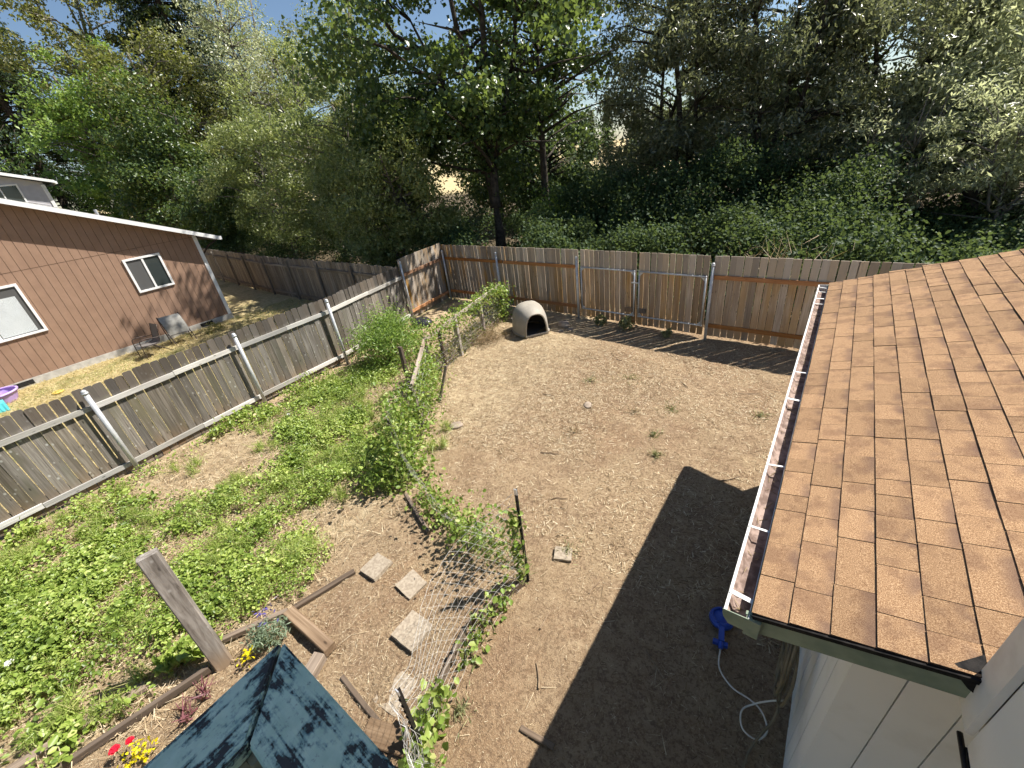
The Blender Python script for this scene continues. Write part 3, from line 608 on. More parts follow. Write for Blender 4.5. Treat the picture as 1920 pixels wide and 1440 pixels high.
mb = MB(); mb.prism([(.22, -7.5, 6.2), (.22, 1.80, 6.2), (.22, 1.80, 6.32), (.22, -7.5, 6.32)], (7.2, 0, 0)); mb.build('upper_roof', 'white_trim', hs)

# deck railing at the bottom of the view
RZ = 3.57; ox, oy = -.862, .068; wdt = .142
dr = thing('deck_railing', 'peeling teal-painted mitred railing cap in the bottom foreground, just below the camera', 'railing', (ox, oy, 2.6))
def cap(poly, name):  # local Z along the board
    mb = MB(); mb.prism([(p[0], p[1], 0) for p in poly], (0, 0, .038)); return mb
def cap_obj(poly, d):  # build in frame with Z along d for the grain
    M = frame((0, 0, 0), d, (0, 0, 1)); Mi = M.inverted(); p0 = Vector((*poly[0], RZ-.038))
    vs = [Mi@(Vector((*p, RZ-.038))-p0) for p in poly]; e = Mi@Vector((0, 0, .038)); mb = MB(); mb.prism(vs, e)
    me = mb.mesh('cap_board', 'teal_paint'); bm = bmesh.new(); bm.from_mesh(me); bmesh.ops.recalc_face_normals(bm, faces=bm.faces)
    bmesh.ops.bevel(bm, geom=bm.edges[:], offset=.004, segments=2, affect='EDGES'); bm.to_mesh(me); bm.free()
    M2 = M.copy(); M2.translation = p0-org(dr); return link('cap_board', me, dr, mat4=M2)
cap_obj([(ox+.001, oy-.005), (ox+wdt, oy-wdt-.005), (ox+wdt, -2.6), (ox, -2.6)], Vector((0, -1, 0)))
cap_obj([(ox+.007, oy), (UX-.03, oy), (UX-.03, oy-wdt), (ox+wdt+.005, oy-wdt)], Vector((1, 0, 0)))
bar_obj('corner_post', (ox+.108, oy-.108, 2.45), (ox+.108, oy-.108, RZ-.04), .10, .10, 'rail_green', dr, (0, 1, 0), bev=.004)
bar_obj('side_rail', (ox+.12, oy-.16, RZ-.085), (ox+.12, -2.6, RZ-.085), .038, .089, 'rail_green', dr)
bar_obj('side_rail', (ox+.16, oy-.12, RZ-.085), (UX-.03, oy-.12, RZ-.085), .038, .089, 'rail_green', dr)
for i in range(9): bar_obj('baluster', (ox+.09, oy-.30-i*.13, 2.62), (ox+.09, oy-.30-i*.13, RZ-.045), .038, .038, 'rail_green', dr, (0, 1, 0))
for i in range(10): bar_obj('baluster', (ox+.30+i*.13, oy-.09, 2.62), (ox+.30+i*.13, oy-.09, RZ-.045), .038, .038, 'rail_green', dr, (0, 1, 0))
dk = thing('deck', 'small raised wooden deck behind the teal railing', 'deck', (0, -1, 2.5))
for i in range(18):
    mb = MB(); mb.box((ox+.02, oy-.02-(i+1)*.145, 2.56), (UX-.04, oy-.026-i*.145, 2.598)); mb.build('deck_board', 'timber', dk)
for q in ((ox+.12, oy-.12), (ox+.12, -2.4)): bar_obj('deck_post', (*q, -.05), (*q, 2.555), .09, .09, 'rail_green', dk, (0, 1, 0))

# ================================================================== GARDEN: wire fence, wooden rail fence
def path_len(ps): return sum((Vector(b)-Vector(a)).length for a, b in zip(ps[:-1], ps[1:]))
def wire_panel(root, P, nu, nv, rw=.0019, rd=.0011, name='wire_mesh'):
    mb = MB(); pts = [[Vector(P(i/nu, j/nv)) for j in range(nv+1)] for i in range(nu+1)]
    for j in range(nv+1): mb.tube([pts[i][j] for i in range(nu+1)], rw, 3, cap=False)
    for i in range(nu):
        for j in range(nv):
            if (i+j) % 2: mb.tube([pts[i][j], pts[i+1][j+1]], rd, 3, cap=False)
            else: mb.tube([pts[i+1][j], pts[i][j+1]], rd, 3, cap=False)
    return mb.build(name, 'wire', root)
def jit(u, v, s=0, a=.012): return (float(vnoise(u*17, v*9, s))-.5)*a*2
wf = thing('wire_fence', 'sagging galvanized chicken wire on black metal posts beside the stepping stones', 'fence', (-2.2, 1.5, 0))
A = Vector((-2.16, 2.40, 0)); B = Vector((-1.98, .52, 0)); CC = Vector((-.95, .05, 0))
def Pn1(u, v):
    base = A.lerp(B, u)+Vector((-.10*math.sin(u*math.pi), 0, .02)); top = A.lerp(B, u); h = 1.40*(1-u)+1.12*u-.22*math.sin(u*math.pi)
    lean = -.42*math.sin(min(1, u*1.15)*math.pi)*.9-.04
    q = base.lerp(Vector((top.x+lean, top.y-.05*math.sin(u*math.pi), h)), v)
    return (q.x+jit(u, v, 1), q.y+jit(u, v, 2), q.z+jit(u, v, 3))
wire_panel(wf, Pn1, 34, 13)
def Pn2(u, v):
    q = B.lerp(CC, u); h = 1.12-.15*math.sin(u*3.1); return (q.x+jit(u, v, 4, .05), q.y+jit(u, v, 5, .05)+.03*math.sin(v*6), .02+v*h+jit(u, v, 6, .02))
wire_panel(wf, Pn2, 22, 12, .0019, .0012)
T3 = Vector((-5.05, 2.95, 0))
def Pn3(u, v):
    q = A.lerp(T3, u); sg = math.sin(u*math.pi); h = (1.36*(1-u)+1.1*u)*(1-.72*sg); return (q.x+jit(u, v, 7, .05)+.15*sg*v, q.y+jit(u, v, 8, .05)-.25*sg*v, .03+v*h)
wire_panel(wf, Pn3, 34, 7, .0012, .0009)
W1 = Vector((-5.78, 4.12, 0))
def Pn4(u, v):
    q = T3.lerp(W1, u); return (q.x-.25*v*math.sin(u*3)+jit(u, v, 9, .07), q.y+jit(u, v, 10, .07), .03+v*(1.12-.1*u))
wire_panel(wf, Pn4, 20, 9, .0014, .001)
def tpost(p, h, lean=(0, 0)):
    mb = MB(); a = Vector((p[0], p[1], -.1)); b = Vector((p[0]+lean[0], p[1]+lean[1], h)); mb.bar(a, b, .034, .006, (0, 1, 0)); mb.bar(a+Vector((0, .014, 0)), b+Vector((0, .014, 0)), .006, .03, (0, 1, 0))
    for i in range(12):
        c = a.lerp(b, .12+i*.07); mb.box((c.x-.012, c.y-.012, c.z-.008), (c.x+.012, c.y-.003, c.z+.008))
    o = mb.build('post', 'black_metal', wf)
    mb = MB(); c = a.lerp(b, .955); mb.bar(c, b+Vector((0, 0, .004)), .038, .009, (0, 1, 0)); mb.build('post_tip', 'galv_bright', o)
tpost(A, 1.47, (.0, .02)); tpost(B, 1.16, (.04, .02)); tpost(T3, 1.18, (-.02, .02))
for q0, q1 in (((-2.17, 2.34), (-2.42, 1.58)), ((-2.40, 1.56), (-2.22, .85)), ((-2.22, .83), (-2.0, .50))):
    bar_obj('kickboard', (*q0, .05), (*q1, .05), .03, .13, 'timber', wf)
rfc = thing('rail_fence', 'vine-covered wooden rail fence with grey rails running toward the back corner', 'fence', (-7, 6, 0))
def rp(px, py, h, mat='wood_dark', w_=.085, lean=(0, 0)): bar_obj('post', (px, py, -.1), (px+lean[0], py+lean[1], h), w_, w_*.55, mat, rfc, (0, 1, 0))
W2 = (-7.18, 5.72); W3 = (-7.42, 7.0); W4 = (-7.72, 8.35); W5 = (-8.0, 9.65)
rp(W1.x, W1.y, .98, 'wood_pale', .09, (.02, -.08)); rp(-6.25, 4.55, .95, 'wood_dark', .07, (.1, -.25)); rp(-6.95, 4.85, 1.22, 'wood_dark', .10, (-.05, .05)); rp(-6.3, 5.0, .75, 'wood_pale', .06, (.16, .3))
rp(*W2, 1.02); rp(-7.30, 6.3, 1.0, 'wood_dark'); rp(*W3, 1.0, 'wood_pale', .13); rp(*W4, 1.02, 'wood_pale', .11); rp(*W5, 1.02, 'wood_dark')
def rail2(a, b, za, zb, mat='wood_pale', hg=.09): bar_obj('rail', (a[0], a[1], za), (b[0], b[1], zb), .045, hg, mat, rfc)
rail2((W1.x, W1.y-.05), W2, .98, 1.0); rail2(W2, W3, 1.02, 1.04); rail2(W3, W5, 1.05, 1.06); rail2((-7.25, 6.1), W4, .10, .12, 'timber'); rail2(W4, W5, .13, .1, 'timber')
WB = [Vector((*q, 0)) for q in (W1[:2], W2, W3, W4, W5)]
def Pn5(u, v):
    k = min(int(u*4), 3); q = WB[k].lerp(WB[k+1], u*4-k); return (q.x+.03+jit(u, v, 11, .03), q.y+jit(u, v, 12, .03), .05+v*.92)
wire_panel(rfc, Pn5, 60, 9, .0022, .0013)

# vines
def vine(name, label, pts_fn, n, size, stems=8, mat='leaf_vine', shape='oval', group='climbing vines on the garden fences', spread=.06):
    n = int(n*.72); p = np.array([pts_fn() for _ in range(n)]); root = thing(name, label, 'vine', (float(p[:, 0].mean()), float(p[:, 1].mean()), 0), group)
    q = p+rng.normal(size=p.shape)*spread; q[:, 2] = np.maximum(q[:, 2], gh(q[:, 0], q[:, 1])+.02)
    leafmesh('leaves', q, rng.uniform(size*.55, size*1.25, n), mat, root, .75, None, .35, .15, shape)
    mb = MB()
    for i in range(stems):
        a = Vector(p[random.randrange(n)]); ps = [Vector((a.x, a.y, 0))]
        for k in range(6): ps.append(Vector((a.x+random.uniform(-.12, .12), a.y+random.uniform(-.12, .12), max(.02, a.z)*(k+1)/6)))
        mb.tube(ps, .004, 4)
    mb.build('stems', 'stem_green', root); return root
U = random.uniform; Gs = random.gauss
def on(P, u0, u1, v0, v1, pw=1.0): return lambda: P(U(u0, u1), v0+(v1-v0)*random.random()**pw)
vine('vine', 'narrow leafy vine climbing the black post by the stepping stones', lambda: (A.x-.05+Gs(0, .025), A.y-.03+Gs(0, .03), U(.05, 1.2)), 230, .075, spread=.015)
vine('vine', 'sparse bright vine leaves low on the sagging chicken wire', on(Pn1, .15, .6, 0, .25), 170, .07, 6)
vine('vine', 'few bright large vine leaves at the near foot of the wire', on(Pn1, .78, 1, 0, .45), 150, .085, 6)
vine('vine', 'leafy vine clump on the edge-on wire at the bottom of the picture', on(Pn2, .0, .35, 0, .5), 150, .08, 6)
vine('vine', 'low heap of vines over collapsed wire behind the stepping stones', on(Pn3, .12, .75, 0, 1.0), 1500, .06, 40, spread=.14)
vine('vine', 'dense bright vine mound wrapped round the middle black post', lambda: (T3.x+Gs(.05, .18), T3.y+Gs(-.05, .22), abs(Gs(0, .5))), 1500, .075, 26, spread=.07)
vine('vine', 'thick vine tangle on wire between black post and leaning boards', on(Pn4, 0, 1, .0, 1), 2600, .065, 30, spread=.10)
vine('vine', 'vines around the leaning boards beside the bright green bush', lambda: (lambda t: (W1.x+(W2[0]-W1.x)*t+Gs(0, .16), W1.y+(W2[1]-W1.y)*t+Gs(0, .16), U(0, 1.0)))(random.random()), 2600, .065, 30)
vine('vine', 'vines topping the grey rail fence toward the back corner', lambda: (lambda t, q: (q.x+Gs(0, .12), q.y+Gs(0, .1), max(.5, Gs(1.02, .10))))(0, WB[1].lerp(WB[4], random.random())), 2300, .065, 20)
vine('vine', 'thin vines hanging through the wire below the grey rail', lambda: (lambda q: (q.x+Gs(0, .08), q.y+Gs(0, .1), U(.0, .95)))(WB[1].lerp(WB[4], random.random())), 1500, .06, 40, 'leaf_olive')
vine('vine', 'leafy vine hanging off the far end of the rail fence', lambda: (W5[0]+Gs(.05, .14), W5[1]+Gs(-.05, .18), U(.0, 1.05)), 900, .075, 14)

# bush by the left fence
def bush(name, label, c, r, n, size, mat, shape='diamond', cat='bush', asp=.5, stems=12, down=.1, group=None):
    root = thing(name, label, cat, (c[0], c[1], 0), group); cl = []
    for i in range(max(8, int(n/60))):
        d = rng.normal(size=3); d /= np.linalg.norm(d); d[2] = abs(d[2]); q = np.array(c)+d*np.array(r)*rng.uniform(.45, 1.0); cl.append(q)
    cl = np.array(cl); k = rng.integers(0, len(cl), n); p = cl[k]+rng.normal(size=(n, 3))*np.array(r)*.16
    p[:, 2] = np.maximum(p[:, 2], gh(p[:, 0], p[:, 1])+.02)
    rn = rng.random(n)*.65+.35*rng.random(len(cl))[k]
    leafmesh('leaves', p, rng.uniform(size*.6, size*1.3, n), mat, root, asp, None, .3, down, shape, rn)
    mb = MB()
    for i in range(stems):
        q = cl[random.randrange(len(cl))]; b = Vector((c[0]+U(-.1, .1)*r[0], c[1]+U(-.1, .1)*r[1], -.02)); e = Vector(q); m_ = b.lerp(e, .5)+Vector((0, 0, .15*r[2])); mb.tube([b, m_, e], [.010*r[2]+.004, .007*r[2]+.003, .003], 5)
    mb.build('stems', 'stem_green', root); return root
bush('bush', 'bright green feathery bush between left fence and leaning boards', (-9.0, 5.95, .35), (.95, .95, 1.0), 9500, .085, 'leaf_bright', 'diamond', 'bush', .34, 26)

# timber, pavers, post, small things
garden = []
def single(o, label, cat, group=None): return tag(o, label, cat, group)
wp = bar_obj('wooden_post', (-4.49, -.17, -.1), (-4.62, -.11, 1.63), .165, .10, 'post_weathered', None, (1, -.2, 0), .006, 7, .012); single(wp, 'tall weathered grey wooden post standing in the weeds by the flower bed', 'post')
def timber(p0, p1, wd, hg, z, label, mat='timber'):
    single(bar_obj('landscape_timber', (*p0, z), (*p1, z), wd, hg, mat, None, (0, 0, 1), .003, 4, .008), label, 'timber', 'timbers edging the beds')
timber((-4.36, .55), (-3.52, .58), .13, .10, .06, 'thick cracked bed-edging timber beside the lavender')
timber((-3.55, .48), (-3.36, .02), .13, .11, .07, 'short timber butting the thick one, half under the teal railing')
timber((-4.18, 1.34), (-4.40, .63), .07, .05, .02, 'thin reddish edging strip left of the first stepping stone')
timber((-4.42, .55), (-4.75, -.05), .06, .07, .03, 'narrow edging board right behind the tall grey post')
timber((-4.52, -.28), (-4.86, -1.75), .05, .09, .05, 'long thin board edging the flower bed at lower left')
timber((-4.95, -.75), (-5.25, -1.9), .09, .07, .04, 'half-buried board in the weeds at the lower left corner')
timber((-3.20, .49), (-2.28, .44), .05, .03, .012, 'dark half-buried plank crossing the mulch path')
timber((-2.60, .34), (-2.18, .50), .20, .03, .02, 'pale plank under the wire shadow next to the railing')
timber((-4.62, 2.62), (-3.75, 2.28), .05, .06, .05, 'dark fallen stick of timber under the vine heap', 'wood_dark')
timber((-1.40, 1.16), (-1.08, 1.20), .05, .02, .015, 'short board scrap lying at the edge of the house shadow')
def paver(c, L, W_, a, label, tilt=(0, 0), z=.03):
    mb = MB(); mb.box((-L/2, -W_/2, -.03), (L/2, W_/2, .022)); me = mb.mesh('stepping_stone', 'paver'); bm = bmesh.new(); bm.from_mesh(me)
    bmesh.ops.subdivide_edges(bm, edges=bm.edges[:], cuts=3, use_grid_fill=True)
    for v in bm.verts:
        if max(abs(v.co.x)/(L/2), abs(v.co.y)/(W_/2)) > .99: v.co.x += U(-.004, .004); v.co.y += U(-.004, .004)
        v.co.z += U(-.002, .002)
    bm.to_mesh(me); bm.free(); o = link('stepping_stone', me, None, (c[0], c[1], z+gz(*c))); o.rotation_euler = (tilt[0], tilt[1], a); single(o, label, 'stepping stone', 'square stepping stones on the mulch path')
paver((-3.96, 1.53), .30, .30, .02, 'pale square stepping stone furthest from the wire, clear of shadow', (.05, -.06), .045)
paver((-3.36, 1.60), .30, .27, -.1, 'stepping stone crossed by wire shadow, in the middle of the path', (.02, .02), .02)
paver((-2.90, 1.21), .33, .33, 0.03, 'larger stepping stone seen through the sagging chicken wire', (-.02, .03), .04)
paver((-2.62, .72), .30, .34, .1, 'half-buried stepping stone at the foot of the near wire', (0, .02), -.016)
paver((-1.98, 2.93), .22, .18, .4, 'broken slab with weeds on the dirt beyond the tall black post', (.05, .03), .02)
def rock(c, r, label, sq=(1, .8, .5), grp='loose stones in the yard'):
    mb = MB(); mb.ball((0, 0, 0), r, 9, 6, 0, sq, .13); o = link('rock', mb.mesh('rock', 'rock', True), None, (c[0], c[1], gz(*c)+r*sq[2]*.35)); o.rotation_euler = (0, 0, U(0, 3)); single(o, label, 'rock', grp)
rock((-5.25, 4.45), .15, 'flat pale rock on the dirt near the leaning boards', (1, .8, .3))
rock((-5.85, 9.72), .20, 'large rock in fence shade right of the dog house', (1, .8, .6))
rock((-5.55, 9.55), .10, 'small rock in front of the large one right of the dog house')
rock((-5.75, 9.35), .09, 'small flat rock at the edge of the fence shadow by the dog house')
rock((-3.3, 6.2), .10, 'pale crumbled stone in the middle of the dirt yard', (1.2, .8, .22))
# dog house
dg = thing('dog_house', 'beige plastic igloo dog house with dark arched doorway in the back corner', 'dog house', (-6.62, 9.12, 0))
fd = Vector((.80, -.60, 0)); sd = Vector((.60, .80, 0)); c0 = Vector((-6.62, 9.14, .0))
SEC = [(.56, .345, .66), (.50, .375, .68), (.42, .43, .74), (.25, .485, .82), (.05, .525, .86), (-.15, .52, .85), (-.33, .48, .78), (-.46, .41, .66), (-.54, .29, .46), (-.57, .08, .12)]
SEC = [(u*.94, q*.94, h*.93) for u, q, h in SEC]
def shell(shr, z0, flip=False, secs=SEC):
    mb = MB(); nv = 17
    def P(i, j):
        u, wv, h = secs[i]; a = math.pi*j/(nv-1); cw = math.copysign(abs(math.cos(a))**.72, math.cos(a)); sh = abs(math.sin(a))**.8
        return c0+fd*(u*(1-shr*.3) if i else u)+sd*(cw*(wv-shr))+Vector((0, 0, z0+sh*(h-shr)))
    mb.grid(P, len(secs), nv); return mb
o = shell(0, .03).build('dome', 'doghouse', dg, True); shell(.035, .03).build('lining', 'doghouse_in', dg, True)
mb = MB(); arch = [c0+fd*.53+sd*(math.copysign(abs(math.cos(math.pi*j/24))**.72, math.cos(math.pi*j/24))*.31)+Vector((0, 0, .03+abs(math.sin(math.pi*j/24))**.8*.60)) for j in range(25)]
mb.tube(arch, .024, 6); mb.build('door_rim', 'doghouse', dg, True)
mb = MB(); mb.bar(c0+fd*.535-sd*.33+Vector((0, 0, .035)), c0+fd*.535+sd*.33+Vector((0, 0, .035)), .05, .05); mb.build('door_sill', 'doghouse', dg)
mb = MB(); ring = [c0+fd*(SEC[i][0])+sd*SEC[i][1]*1.02+Vector((0, 0, .03)) for i in range(1, len(SEC))]+[c0+fd*(SEC[i][0])-sd*SEC[i][1]*1.02+Vector((0, 0, .03)) for i in range(len(SEC)-1, 0, -1)]
mb.tube(ring, .022, 6); mb.build('base_rim', 'doghouse', dg, True)
mb = MB(); mb.box((c0.x-.5, c0.y-.40, .02), (c0.x+.30, c0.y+.40, .028)); mb.build('floor', 'doghouse_in', dg)
mb = MB(); cl_ = c0-sd*.47+Vector((0, 0, .45)); mb.bar(cl_, cl_-sd*.06, .04, .03); mb.build('clip', 'doghouse', dg)
# dark bag behind the bush, straw heap
mb = MB(); mb.ball((0, 0, .12), .38, 12, 7, 0, (1, .8, .45), .12); o = link('plastic_sheet', mb.mesh('plastic_sheet', 'black_bag', True), None, (-10.2, 8.2, 0)); single(o, 'crumpled black plastic heap in the fence corner behind the vines', 'plastic sheet')
hp = thing('straw_heap', 'heap of dead brown vine stems at the rail fence foot left of dog house', 'straw heap', (-7.35, 8.2, 0))
n = 900; p = np.stack([rng.normal(-7.30, .22, n), rng.normal(8.15, .28, n), np.abs(rng.normal(0, .14, n))+.02], 1); leafmesh('stalks', p, rng.uniform(.12, .35, n), 'straw', hp, .03, None, .1, 0, 'blade', rng.random(n)*.6)
# blue sprinkler, cord, hose
bl = thing('sprinkler', 'blue round plastic sprinkler base on shaded ground below the gutter corner', 'sprinkler', (-.16, 3.02, .05))
mb = MB(); cx, cy = -.17, 3.06
mb.tube([(cx, cy, .04), (cx, cy, .07), (cx, cy, .10)], [.115, .12, .105], 20); d_ = mb.build('dish', 'blue_plastic', bl, True)
mb = MB(); mb.tube([(cx+.09*math.cos(a), cy+.09*math.sin(a), .105) for a in np.linspace(0, 6.2832, 21)], .012, 6); mb.build('dish_ring', 'blue_plastic', d_, True)
mb = MB(); mb.bar((cx+.02, cy-.10, .08), (cx+.05, cy-.25, .08), .05, .04); mb.build('neck', 'blue_plastic', bl)
mb = MB(); mb.bar((cx-.02, cy-.265, .05), (cx+.11, cy-.245, .05), .04, .04); mb.tube([(cx+.05, cy-.25, .07), (cx+.06, cy-.31, .06)], .022, 8); mb.build('foot', 'blue_plastic', bl)
def smooth(pts, k=6):
    P = [Vector(p) for p in pts]; out = []
    for i in range(len(P)-1):
        p0, p1, p2, p3 = P[max(i-1, 0)], P[i], P[i+1], P[min(i+2, len(P)-1)]
        for j in range(k):
            t = j/k; out.append(.5*((2*p1)+(p2-p0)*t+(2*p0-5*p1+4*p2-p3)*t*t+(3*p1-p0-3*p2+p3)*t**3))
    return out+[P[-1]]
cord = MB(); cord.tube(smooth([(cx+.06, cy-.31, .05), (-.08, 2.58, .03), (.05, 2.47, .03), (.20, 2.45, .03), (.30, 2.40, .04), (.36, 2.28, .03), (.30, 2.17, .03), (.19, 2.19, .03), (.16, 2.32, .04), (.24, 2.42, .06), (.34, 2.44, .2), (.42, 2.38, .42)]), .0075, 7)
single(cord.build('cord', 'cord_white', None, True), 'thin pale hose looping from the blue sprinkler over the shaded ground', 'hose')
hz = MB()
pts = []
for i in range(150):
    t = i/150; a = t*2*math.pi*6; r = .30+.035*math.sin(t*23)-.05*t; pts.append((.40-.07*abs(math.sin(t*11)), 2.50+r*.80*math.cos(a)+.05*math.sin(t*9), .78+r*1.2*math.sin(a)-.10*t))
pts += [(.38, 2.30, .35), (.30, 2.15, .1), (.25, 1.9, .03), (.3, 1.2, .03), (.4, .6, .03)]
hz.tube(smooth(pts, 3), .0115, 6); single(hz.build('garden_hose', 'hose_tan', None, True), 'coiled tan garden hose hanging on the shaded white wall under the eave', 'hose')

# ================================================================== NEIGHBOUR YARD THINGS
def chair_up(c, yaw, label):
    root = thing('patio_chair', label, 'chair', (c[0], c[1], 0)); M = Matrix.Translation(c)@Matrix.Rotation(yaw, 4, 'Z'); T = lambda *p: M@Vector(p)
    # local: faces -Y, width along X
    mb = MB(); nv = 7; ys = [(-.27, .44), (-.1, .41), (.1, .40), (.23, .42), (.28, .5), (.33, .72), (.40, .98)]
    mb.grid(lambda i, j: T(-.24+.48*j/6, ys[i][0], ys[i][1]), 4, 7); mb.build('seat', 'sling_dark', root, True)
    mb = MB(); mb.grid(lambda i, j: T(-.24+.48*j/6, ys[3+i][0], ys[3+i][1]+.002), 4, 7); mb.build('backrest', 'sling_dark', root, True)
    for s_ in (-1, 1):
        mb = MB(); mb.tube(smooth([T(s_*.28, -.30, 0), T(s_*.28, -.28, .55), T(s_*.28, -.22, .64), T(s_*.28, -.05, .65), T(s_*.28, .22, .60), T(s_*.26, .34, .62)], 4), .013, 6); mb.build('arm', 'frame_brown', root, True)
        mb = MB(); mb.tube([T(s_*.25, y, z) for y, z in ys], .013, 6); mb.build('side_frame', 'frame_brown', root, True)
        mb = MB(); mb.tube([T(s_*.26, .02, .42), T(s_*.28, .48, 0)], .013, 6); mb.build('leg', 'frame_brown', root, True)
    return root
chair_up(Vector((-17.75, 2.85, 0)), 0.12, 'dark sling patio armchair facing left on dry grass by brown house')
root = thing('patio_chair', 'pale grey sling chair tipped forward against the brown house wall', 'chair', (-18.3, 3.95, 0))
e1 = Vector((.20, .98, 0)).normalized(); P0 = Vector((-18.05, 3.55, .38)); upv = Vector((-.28, -.02, .62))
mb = MB(); mb.grid(lambda i, j: P0+e1*(.62*j/6)+upv*(i/6)+Vector((.05, 0, 0))*math.sin(math.pi*i/6), 7, 7); mb.build('backrest', 'sling_pale', root, True)
for k in (0, 1):
    b0 = P0+e1*.62*k; mb = MB(); mb.tube([b0+upv*1.03, b0+Vector((0, 0, 0)), b0+Vector((.22, .02, -.38))], .015, 6); mb.build('side_frame', 'frame_brown', root)
    mb = MB(); mb.tube([b0+Vector((-.45, 0, .62)), b0+Vector((-.42, 0, .25)), b0+Vector((-.25, 0, -.33))], .015, 6); mb.build('leg', 'frame_brown', root)
mb = MB(); mb.grid(lambda i, j: P0+e1*(.62*j/6)+Vector((-.42*i/4, 0, -.02)), 5, 7); mb.build('seat', 'sling_dark', root)
TBY = -.78
tb = thing('toy_tub', 'purple oval plastic tub by the brown house at the left edge', 'tub', (-18.3, TBY, 0))
mb = MB(); mb.tube([(-18.3, TBY, .0), (-18.3, TBY, .16), (-18.3, TBY, .30)], [.36, .42, .47], 20, cap=False)
mb.add([(-18.3+.36*math.cos(a), TBY+.36*math.sin(a), .02) for a in np.linspace(0, 6.1, 20)], [tuple(range(20))]); mb.build('tub', 'purple_plastic', tb, True)
mb = MB(); mb.tube([(-18.3+.47*math.cos(a), TBY+.47*math.sin(a), .30) for a in np.linspace(0, 6.2832, 25)], .03, 6); mb.build('rim', 'purple_plastic', tb, True)
tt = thing('toy_box', 'turquoise ribbed plastic toy box on the grass in front of the purple tub', 'toy box', (-17.5, -.95, 0))
mb = MB(); mb.prism([(-17.70, -1.10, 0), (-17.3, -1.10, 0), (-17.36, -1.10, .24), (-17.64, -1.10, .26)], (0, .42, 0)); mb.build('body', 'teal_plastic', tt)
for i in range(5): mb = MB(); mb.bar((-17.31, -1.06+i*.085, .03), (-17.365, -1.06+i*.085, .235), .04, .025, (0, 1, 0)); mb.build('rib', 'teal_plastic', tt)
mb = MB(); mb.tube([(-17.3, .32, .015), (-17.3, .32, .04)], .13, 16); mb.tube([(-17.3+.13*math.cos(a), .32+.13*math.sin(a), .045) for a in np.linspace(0, 6.2832, 17)], .014, 5); single(mb.build('toy_disc', 'yellow_plastic', None, True), 'small round yellow flying disc on the grass by the left fence', 'disc')

# ================================================================== GROUND COVER
def scatter(n, x0, x1, y0, y1, dens):
    x = rng.uniform(x0, x1, n); y = rng.uniform(y0, y1, n); k = rng.random(n) < np.clip(dens(x, y), 0, 1); return x[k], y[k]
FP = [(-1.0, .05), (-1.98, .5), (-2.16, 2.4), (-5.05, 3.0), (-5.8, 4.1), (-7.2, 5.7), (-8.0, 9.7), (-8.0, 12)]
def garden_side(x, y):   # >0 west of the garden fence
    xf = np.interp(y, [-4, .0, .5, 2.4, 2.55, 3.0, 4.1, 5.7, 9.7, 12], [-1.9, -1.9, -1.98, -2.16, -3.0, -5.05, -5.8, -7.2, -8.0, -8.0]); return xf-x
def ell(x, y, cx, cy, rx, ry, a=0): c, s_ = math.cos(a), math.sin(a); dx, dy = x-cx, y-cy; return np.clip(1.35-np.sqrt(((dx*c+dy*s_)/rx)**2+((-dx*s_+dy*c)/ry)**2), 0, 1)*1.6
def weed_d(x, y):
    d = np.maximum.reduce([ell(x, y, -6.9, -1.3, 3.0, 1.6, .1), ell(x, y, -6.7, .55, 1.5, .75, .3), ell(x, y, -6.6, 2.5, 1.2, 1.0), ell(x, y, -7.4, 3.3, 1.3, .55, .5), ell(x, y, -5.3, .75, .7, .6), .4*ell(x, y, -9.4, 3.9, .5, 1.6), .3*ell(x, y, -9.7, -.6, .35, 2.5), .8*ell(x, y, -8.8, 4.6, .8, 1.0)])
    gap = (.10+.90*np.clip((fbm(x*1.05, y*1.05, 31)-.34)*6, 0, 1))*(.22+.78*np.clip((fbm(x*3.0, y*3.0, 41)-.34)*5, 0, 1))
    m = (x < -4.55+.15*np.sin(y*3)).astype(float)*(x > -9.85); m *= np.where(y < .6, x < -4.75, 1.0)
    bare = ell(x, y, -8.3, .75, 1.0, .45, -.1)
    return d*gap*m*(1-.8*np.clip(bare, 0, 1))
# bare straw and chips on all of the yard
def straw_d(x, y):
    d = .12+.88*np.clip((fbm(x*.55, y*.55, 55)-.36)*5, 0, 1)*(.35+.65*np.clip((fbm(x*2.6, y*2.6, 57)-.3)*4, 0, 1)); d = np.where(garden_side(x, y) > 0, .55+.45*d, d)
    d = np.maximum(d, .85*ell(x, y, -4.4, 7.3, 2.4, 1.5)); return d*np.where((x > -2.3) & (y < 4.5), .40, 1.0)
x, y = scatter(330000, -9.9, 1.0, -2.4, 10.1, straw_d)
n = len(x); z = gh(x, y)+rng.uniform(.003, .014, n); ln = rng.uniform(.012, .058, n)*np.where(y < 3, .8, 1.5)
leafmesh('straw_litter', np.stack([x, y, z], 1), ln, 'straw', None, .13, None, .78, 0, 'blade', rng.beta(1.1, 1.3, n)); tag(bpy.data.objects['straw_litter'], kind='stuff')
bpy.data.objects['straw_litter']['label'] = 'dry straw and wood chips scattered over the dirt yard'; bpy.data.objects['straw_litter']['category'] = 'straw'
x, y = scatter(8000, -9.5, .3, -1.5, 9.9, lambda x, y: .2+.5*(fbm(x*.7, y*.7, 77) > .5)); n = len(x)
o = leafmesh('fallen_stalks', np.stack([x, y, gh(x, y)+.012], 1), rng.uniform(.06, .19, n), 'straw', None, .035, None, .93, 0, 'blade', rng.beta(2, 2.4, n)); tag(o, 'longer dead stalks strewn across the dirt yard', 'stalks', None, 'stuff')
